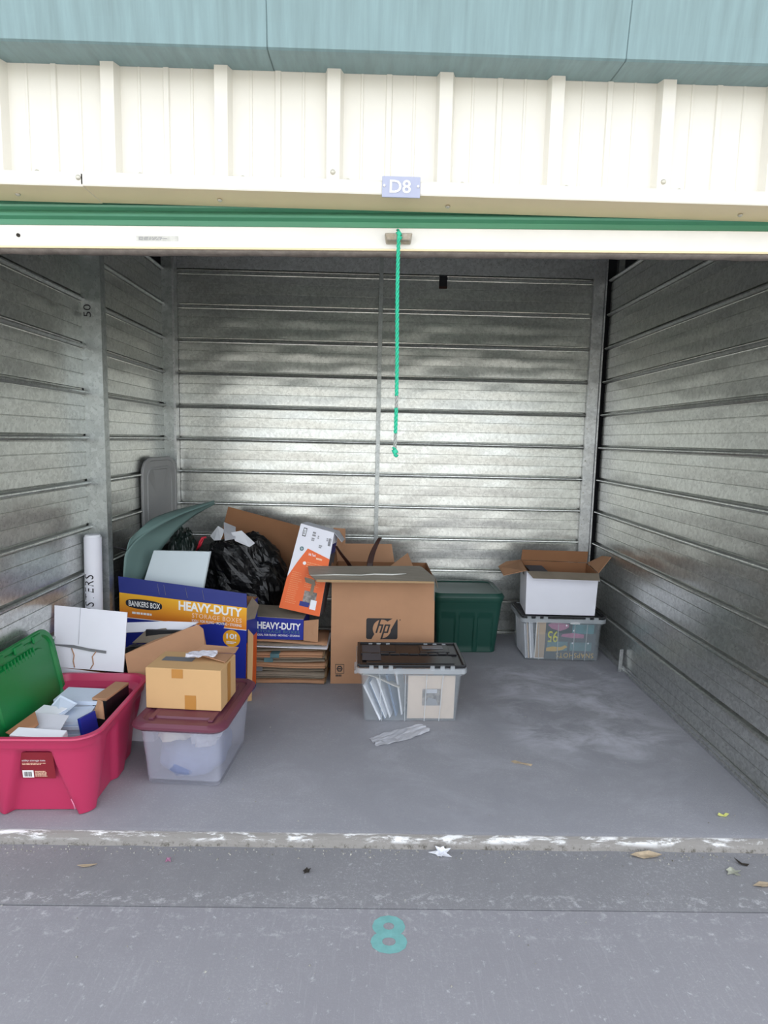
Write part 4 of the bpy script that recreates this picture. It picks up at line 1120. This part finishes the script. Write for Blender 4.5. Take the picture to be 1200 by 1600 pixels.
box('side_handle', -.285, -.268, -.06, .06, .215, .235, M['clear_edge'], t, .004); box('side_handle', .268, .285, -.06, .06, .215, .235, M['clear_edge'], t, .004)
box('lid_grey_patch', -.245, -.150, -.10, .12, zl+.0135, zl+.0142, M['dark_card'], t)  # lighter grey patch at the left of the black lid
box('grey_label', .075, .185, .070, .115, zl+.0135, zl+.016, M['grey_tape'], t, .001)
# in it: the matted photograph, folders, papers
t = thing('matted_photograph', 'beige matted photograph standing inside the clear tote', 'picture', (.218, .904, .010), (R(4.5), 0, R(1.5)))
box('mat', -.118, .118, -.004, .004, 0, .232, M['beige_mat'], t, .001)
q = Quad((-.118, -.004, 0), (.118, -.004, 0), (.118, -.004, .232), (-.118, -.004, .232))
ph = print_rect('photograph', q, .31, .31, .70, .70, M['photo'], t, .001)
print_poly('road', q, [(.36, .31), (.66, .31), (.60, .46), (.44, .50)], M['grey_print'], ph, .0016)
print_rect('sky', q, .40, .60, .62, .69, M['paper_grey'], ph, .0016)
fold = [('paper', -.100, .915, -30), ('paper_blue', -.075, .930, -27), ('paper', -.050, .945, -22), ('grey_paper', -.020, .960, -16), ('paper_blue', .010, .975, -10)]
posn = ['leftmost', 'second from the left', 'middle', 'second from the right', 'rightmost']
for i, (m, x, y, tl_) in enumerate(fold):
    t = thing('paper_folder', 'tilted pale folder left of the matted photograph in clear tote, '+posn[i], 'folder', (x+.075, y, .010), (0, R(tl_*.9), R(-12)), 'folders in the front clear tote')
    box('cover', -.004, -.001, -.045, .10, 0, .195+.01*i, M['slate_paper'] if i % 2 else M['paper'], t, .001)
    box('sheets', -.0008, .004, -.042, .096, .003, .190+.01*i, M['slate_paper'] if i == 3 else M['paper'], t)
t = thing('curled_brochure', 'curled cream brochure across the top of the folders', 'paper')
def broc(u, v):
    return (-.125+.185*u, .885+.10*v, .205+.035*math.cos(u*2.6)-.02*v)
grid('sheet', broc, 14, 4, M['cloth_cream'], t, .004)

# ================================================================ dark green tote
t = thing('green_tote', 'dark green lidded tote behind the tall brown carton', 'tote', (.545, 2.060, 0), (0, 0, R(1.5)))
def gdisp(x, y, z, li, hw, hd):
    if .002 < z < .285 and y < -hd*.85:
        for c in (-.135, -.01, .115):
            y += .008*smooth01((.052-abs(x-c))/.006)*smooth01((.268-z)/.008)*smooth01((z-.01)/.01)
    return x, y, z
lv = [(0, .190, .150, .03), (.004, .196, .156, .035)]+[(.012+.020*k, .197+.0017*k, .157+.0017*k, .036) for k in range(16)]
lv += [(.335, .226, .188, .045), (.352, .228, .190, .045)]
loft('body', lv, 240, M['dark_green'], t, disp=gdisp)
loft('lid', [(.350, .232, .194, .05), (.385, .242, .204, .055), (.392, .240, .202, .055), (.412, .226, .188, .05), (.412, .205, .168, .045), (.406, .200, .163, .042), (.406, .16, .12, .03)], 96, M['dark_green'], t)

# ================================================================ right stack: clear tote with yearbooks, white carton on top
t = flip_tote('clear_tote', 'clear tote with upturned SNAPSHOTS yearbook in right corner', (1.152, 1.935, 0), R(-1.0), .240, .160, .272, .178, .288)
zl = .286
for s in (-1, 1):
    y0, y1 = (-.170, -.003) if s < 0 else (.003, .170)
    box('lid_leaf', -.262, .262, y0, y1, zl, zl+.008, M['black_plastic'], t, .003)
    yy = s*.170
    for k, u in enumerate((-.225, -.17, -.12, .15, .205)): box('hinge_knuckle', u-.014, u+.014, yy-.012, yy+.008, zl-.010, zl+.012, M['clear_edge'], t, .003)
    box('lid_edge', -.262, .262, yy-.005, yy+.005, zl+.002, zl+.014, M['black_plastic'], t, .003)
for x in (-.262, .262): box('lid_end_edge', x-.010, x+.010, -.165, .165, zl+.002, zl+.016, M['black_plastic'], t, .003)
t = thing('yearbook', 'upside down yearbook with SNAPSHOTS lettering in the corner tote', 'book', (1.172, 1.796, .008), (R(4), 0, R(-1)))
box('cover', -.195, .195, -.003, .010, 0, .258, M['dark_page'], t, .001)
q = Quad((-.195, -.003, 0), (.195, -.003, 0), (.195, -.003, .258), (-.195, -.003, .258))
print_rect('tan_margin', q, .0, .0, .16, 1, M['tan_page'], t); print_rect('white_edge', q, .0, .0, .012, 1, M['white_print'], t, .0016); print_rect('white_edge', q, .0, .985, .40, 1, M['white_print'], t, .0016); print_rect('white_edge', q, .012, 0, .16, .02, M['white_print'], t, .0016)
print_text('title_lettering', q, 'SNAPSHOTS', .36, .035, .985, .165, M['gold_print'], t, off=.0024, turn=180, space=1.1)
print_text('number_lettering', q, '95', .20, .44, .37, .74, M['yellow_green'], t, off=.0024, turn=180, bold=.01)
print_poly('pink_photo', q, [(.19, .90), (.26, .80), (.40, .74), (.50, .80), (.54, .85), (.54, .93), (.36, .96), (.24, .95)], M['pink_print'], t, .0014)
print_rect('teal_photo', q, .60, .68, .96, .93, M['teal_print'], t, .0014); print_rect('teal_photo', q, .58, .22, .94, .45, M['teal_print'], t, .0014); print_rect('teal_photo', q, .20, .22, .54, .46, M['teal_print'], t, .0014)
print_poly('pink_photo', q, [(.42, .60), (.60, .56), (.80, .56), (.80, .66), (.62, .70), (.44, .66)], M['pink_print'], t, .0018)
print_poly('gold_photo', q, [(.19, .20), (.19, .29), (.30, .33), (.42, .31), (.50, .37), (.54, .32), (.46, .24), (.34, .20)], M['gold_print'], t, .0018)
print_rect('white_label', q, .56, .93, .72, 1.0, M['white_print'], t, .002)
for (u, v) in ((.50, .89), (.63, .76), (.62, .43), (.88, .43)): print_disc('photo_highlight', q, u, v, .014, .022, M['paper'], t, .0024)
V = []
for i, (x, m) in enumerate(((.925, 'paper_grey'), (.940, 'tan_page'), (.957, 'paper'), (.972, 'paper_grey'))):
    t = thing('magazine', 'upright magazine edge in corner tote, '+('farthest left of four', 'second of four from the left', 'third of four from the left', 'nearest the yearbook')[i], 'magazine', (x, 1.84, .008), (0, R(-5), R(1)), 'magazines in the corner tote')
    box('cover', -.0055, -.0040, -.045, .18, 0, .235+.004*i, M['paper'], t); box('pages', -.0038, .0055, -.043, .178, .002, .232+.004*i, M[m], t)

t = thing('white_carton', 'white carton with brown flaps open on the corner tote', 'box')
zb = .3030
B4 = [(.905, 1.792, zb), (1.352, 1.784, zb), (1.372, 2.060, zb), (.935, 2.075, zb)]
T4 = [(.900, 1.790, .585), (1.362, 1.783, .578), (1.385, 2.080, .590), (.930, 2.090, .600)]
body_part = carton_body('body', B4, T4, M['white_card'], t, .005, M['kraft_dark'])
qs = Quad(B4[3], B4[0], T4[0], T4[3]); print_poly('hand_hole', qs, [(.40, .80), (.62, .80), (.62, .90), (.51, .93), (.40, .90)], M['charcoal_print'], t, .001)
sheet('front_flap', [(.897, 1.786, .588), (1.363, 1.786, .580), (1.345, 1.712, .548), (.922, 1.712, .556)], M['white_card'], t, .004, M['kraft_grey'])
sheet('left_flap', [(.898, 1.800, .588), (.930, 2.085, .602), (.815, 2.02, .600), (.745, 1.93, .585), (.752, 1.79, .555)], M['kraft'], t, .004)
sheet('back_flap', [(.932, 2.090, .602), (1.387, 2.082, .592), (1.408, 2.130, .660), (.950, 2.135, .664)], M['kraft_dark'], t, .004)
sheet('right_flap', [(1.366, 1.800, .580), (1.386, 2.070, .592), (1.470, 2.03, .650), (1.482, 1.90, .668)], M['kraft'], t, .004)
tag(box('book_pile', .96, 1.32, 1.83, 2.04, zb+.006, .52, M['kraft_dark'], None, .004), 'brown wrapped stack inside the open white carton', 'box')
tag(sheet('dark_scrap', [(.945, 2.03, .575), (1.06, 2.03, .575), (1.10, 1.93, .535), (.97, 1.93, .545)], M['dark_card'], None, .004), 'dark scrap of card at left inside white carton', 'card')

# ================================================================ odds and ends on the floor
t = thing('metal_strip', 'short grey metal strip standing against the right wall', 'strip', (1.462, 1.600, 0), (R(-3), R(4), R(14)))
box('blade', -.013, .013, -.002, .002, 0, .142, M['galv_trim'], t, .001)
def plastic(u, v):
    x = lerp((-.069, .660, 0), (.190, .808, 0), u); wd = .085*(.55+.45*math.sin(math.pi*(.15+u*.8)))
    n_ = Vector((-.46, .89, 0))*((v-.5)*wd*1.25)
    return (x[0]+n_.x+.012*noise.noise(Vector((u*6, v*4, 2))), x[1]+n_.y, .003+.010*abs(noise.noise(Vector((u*5, v*4, 0))))+.008*smooth01((u-.6)/.3)*abs(math.sin(v*7)))
tag(grid('plastic_sheet', plastic, 24, 10, mat('dull_plastic_film', 'cfd0d6', .3, alpha=.8), None, .0012, False), 'torn clear plastic sheet on the floor before tote', 'plastic')
def leaf(name, label, pts, m, z, curl=.006, cat='leaf'):
    c = sum((Vector((x, y, 0)) for x, y in pts), Vector())/len(pts); n_ = len(pts)
    V = [(c.x, c.y, z+.002)]; rd = random.Random(label)
    ring1 = [(c.x+(x-c.x)*.5, c.y+(y-c.y)*.5, z+.003) for x, y in pts]; ring2 = [(x, y, z+.002+rd.uniform(0, curl)) for x, y in pts]
    V += ring1+ring2; F = [(0, 1+i, 1+(i+1) % n_) for i in range(n_)]+[(1+i, 1+n_+i, 1+n_+(i+1) % n_, 1+(i+1) % n_) for i in range(n_)]
    k = len(V); V += [(a, b, cc-.0012) for a, b, cc in V]
    F += [tuple(k+i for i in reversed(f)) for f in F]+[(1+n_+i, k+1+n_+i, k+1+n_+(i+1) % n_, 1+n_+(i+1) % n_) for i in range(n_)]
    return tag(link(name, V, F, M[m]), label, cat)
leaf('dry_leaf', 'narrow tan dry leaf lying mid floor in the unit', [(.541, .511), (.560, .517), (.590, .500), (.629, .478), (.622, .472), (.585, .486), (.555, .494)], 'leaf_tan', 0)
leaf('yellow_wrapper', 'tiny crumpled yellow wrapper near the right threshold', [(1.250, .128), (1.262, .142), (1.275, .132), (1.288, .140), (1.294, .128), (1.280, .120), (1.266, .126)], 'lime_wrap', 0, .012, 'wrapper')
def star(cx, cy, r, rot, spikes=7, k=.45):
    P = []
    for i in range(spikes*2):
        a = rot+math.pi*i/spikes; q_ = r*(1 if i % 2 == 0 else k)*(1+.25*math.sin(i*2.3)); P.append((cx+q_*math.cos(a), cy+q_*.8*math.sin(a)))
    return P
leaf('pale_leaf', 'crumpled white leaf just below the worn threshold', star(.172, -.063, .036, .3), 'paper', -.0325, .02)
leaf('dry_leaf', 'long tan dry leaf on apron below the threshold', [(.838, -.062), (.862, -.046), (.91, -.042), (.949, -.060), (.930, -.070), (.88, -.072)], 'leaf_tan', -.0325, .014)
leaf('grey_leaf', 'pale grey lobed leaf on the apron at right', star(1.158, -.135, .030, 1.2, 5), 'leaf_grey', -.0325, .012)
leaf('dry_leaf', 'small tan leaf at the right edge of apron', [(1.190, -.195), (1.22, -.180), (1.25, -.188), (1.245, -.205), (1.21, -.208)], 'leaf_tan', -.0325, .014)
leaf('dark_leaf', 'curled dark dry leaf on apron left of middle', star(-.285, -.155, .014, .4, 5), 'leaf_dark', -.0325, .012)
leaf('tan_scrap', 'tiny tan scrap on the apron at far left', [(-1.05, -.145), (-1.03, -.138), (-.99, -.128), (-1.00, -.140), (-1.03, -.150)], 'leaf_tan', -.0325, .008, 'scrap')
leaf('pink_scrap', 'tiny pinkish leaf scrap on apron below the tub', star(-.76, -.108, .012, .9, 4), 'pink_print', -.0325, .010, 'scrap')
leaf('dark_twig', 'small dark twig on the apron at right', [(1.196, -.075), (1.215, -.092), (1.235, -.100), (1.225, -.105), (1.205, -.098)], 'leaf_dark', -.0325, .012, 'twig')
# grit swept against the lip and loose over the concrete
V = []; F = []; rd = random.Random(7)
for i in range(420):
    if i < 300: x, y, z = rd.uniform(-1.5, 1.5), -.04-abs(rd.gauss(0, .022)), -.033
    elif i < 370: x, y, z = rd.uniform(-1.5, 1.5), rd.uniform(-.65, -.06), -.034
    else: x, y, z = rd.uniform(-.6, 1.4), rd.uniform(.05, 1.2), 0.0
    s = rd.uniform(.0014, .0048); k = len(V); a = rd.uniform(0, 6)
    V += [(x+s*math.cos(a), y+s*math.sin(a), z), (x+s*math.cos(a+2.1), y+s*math.sin(a+2.1), z), (x+s*math.cos(a+4.2), y+s*math.sin(a+4.2), z), (x, y, z+s*1.1)]
    F += [(k, k+1, k+3), (k+1, k+2, k+3), (k+2, k, k+3), (k+2, k+1, k)]
g = link('grit', V, F, mat('grit', 'a7a59c', .9, vary=.6, vscale=60, tint='5a564e'))
tag(g, 'loose grit and debris swept along the threshold lip', 'grit', kind='stuff')
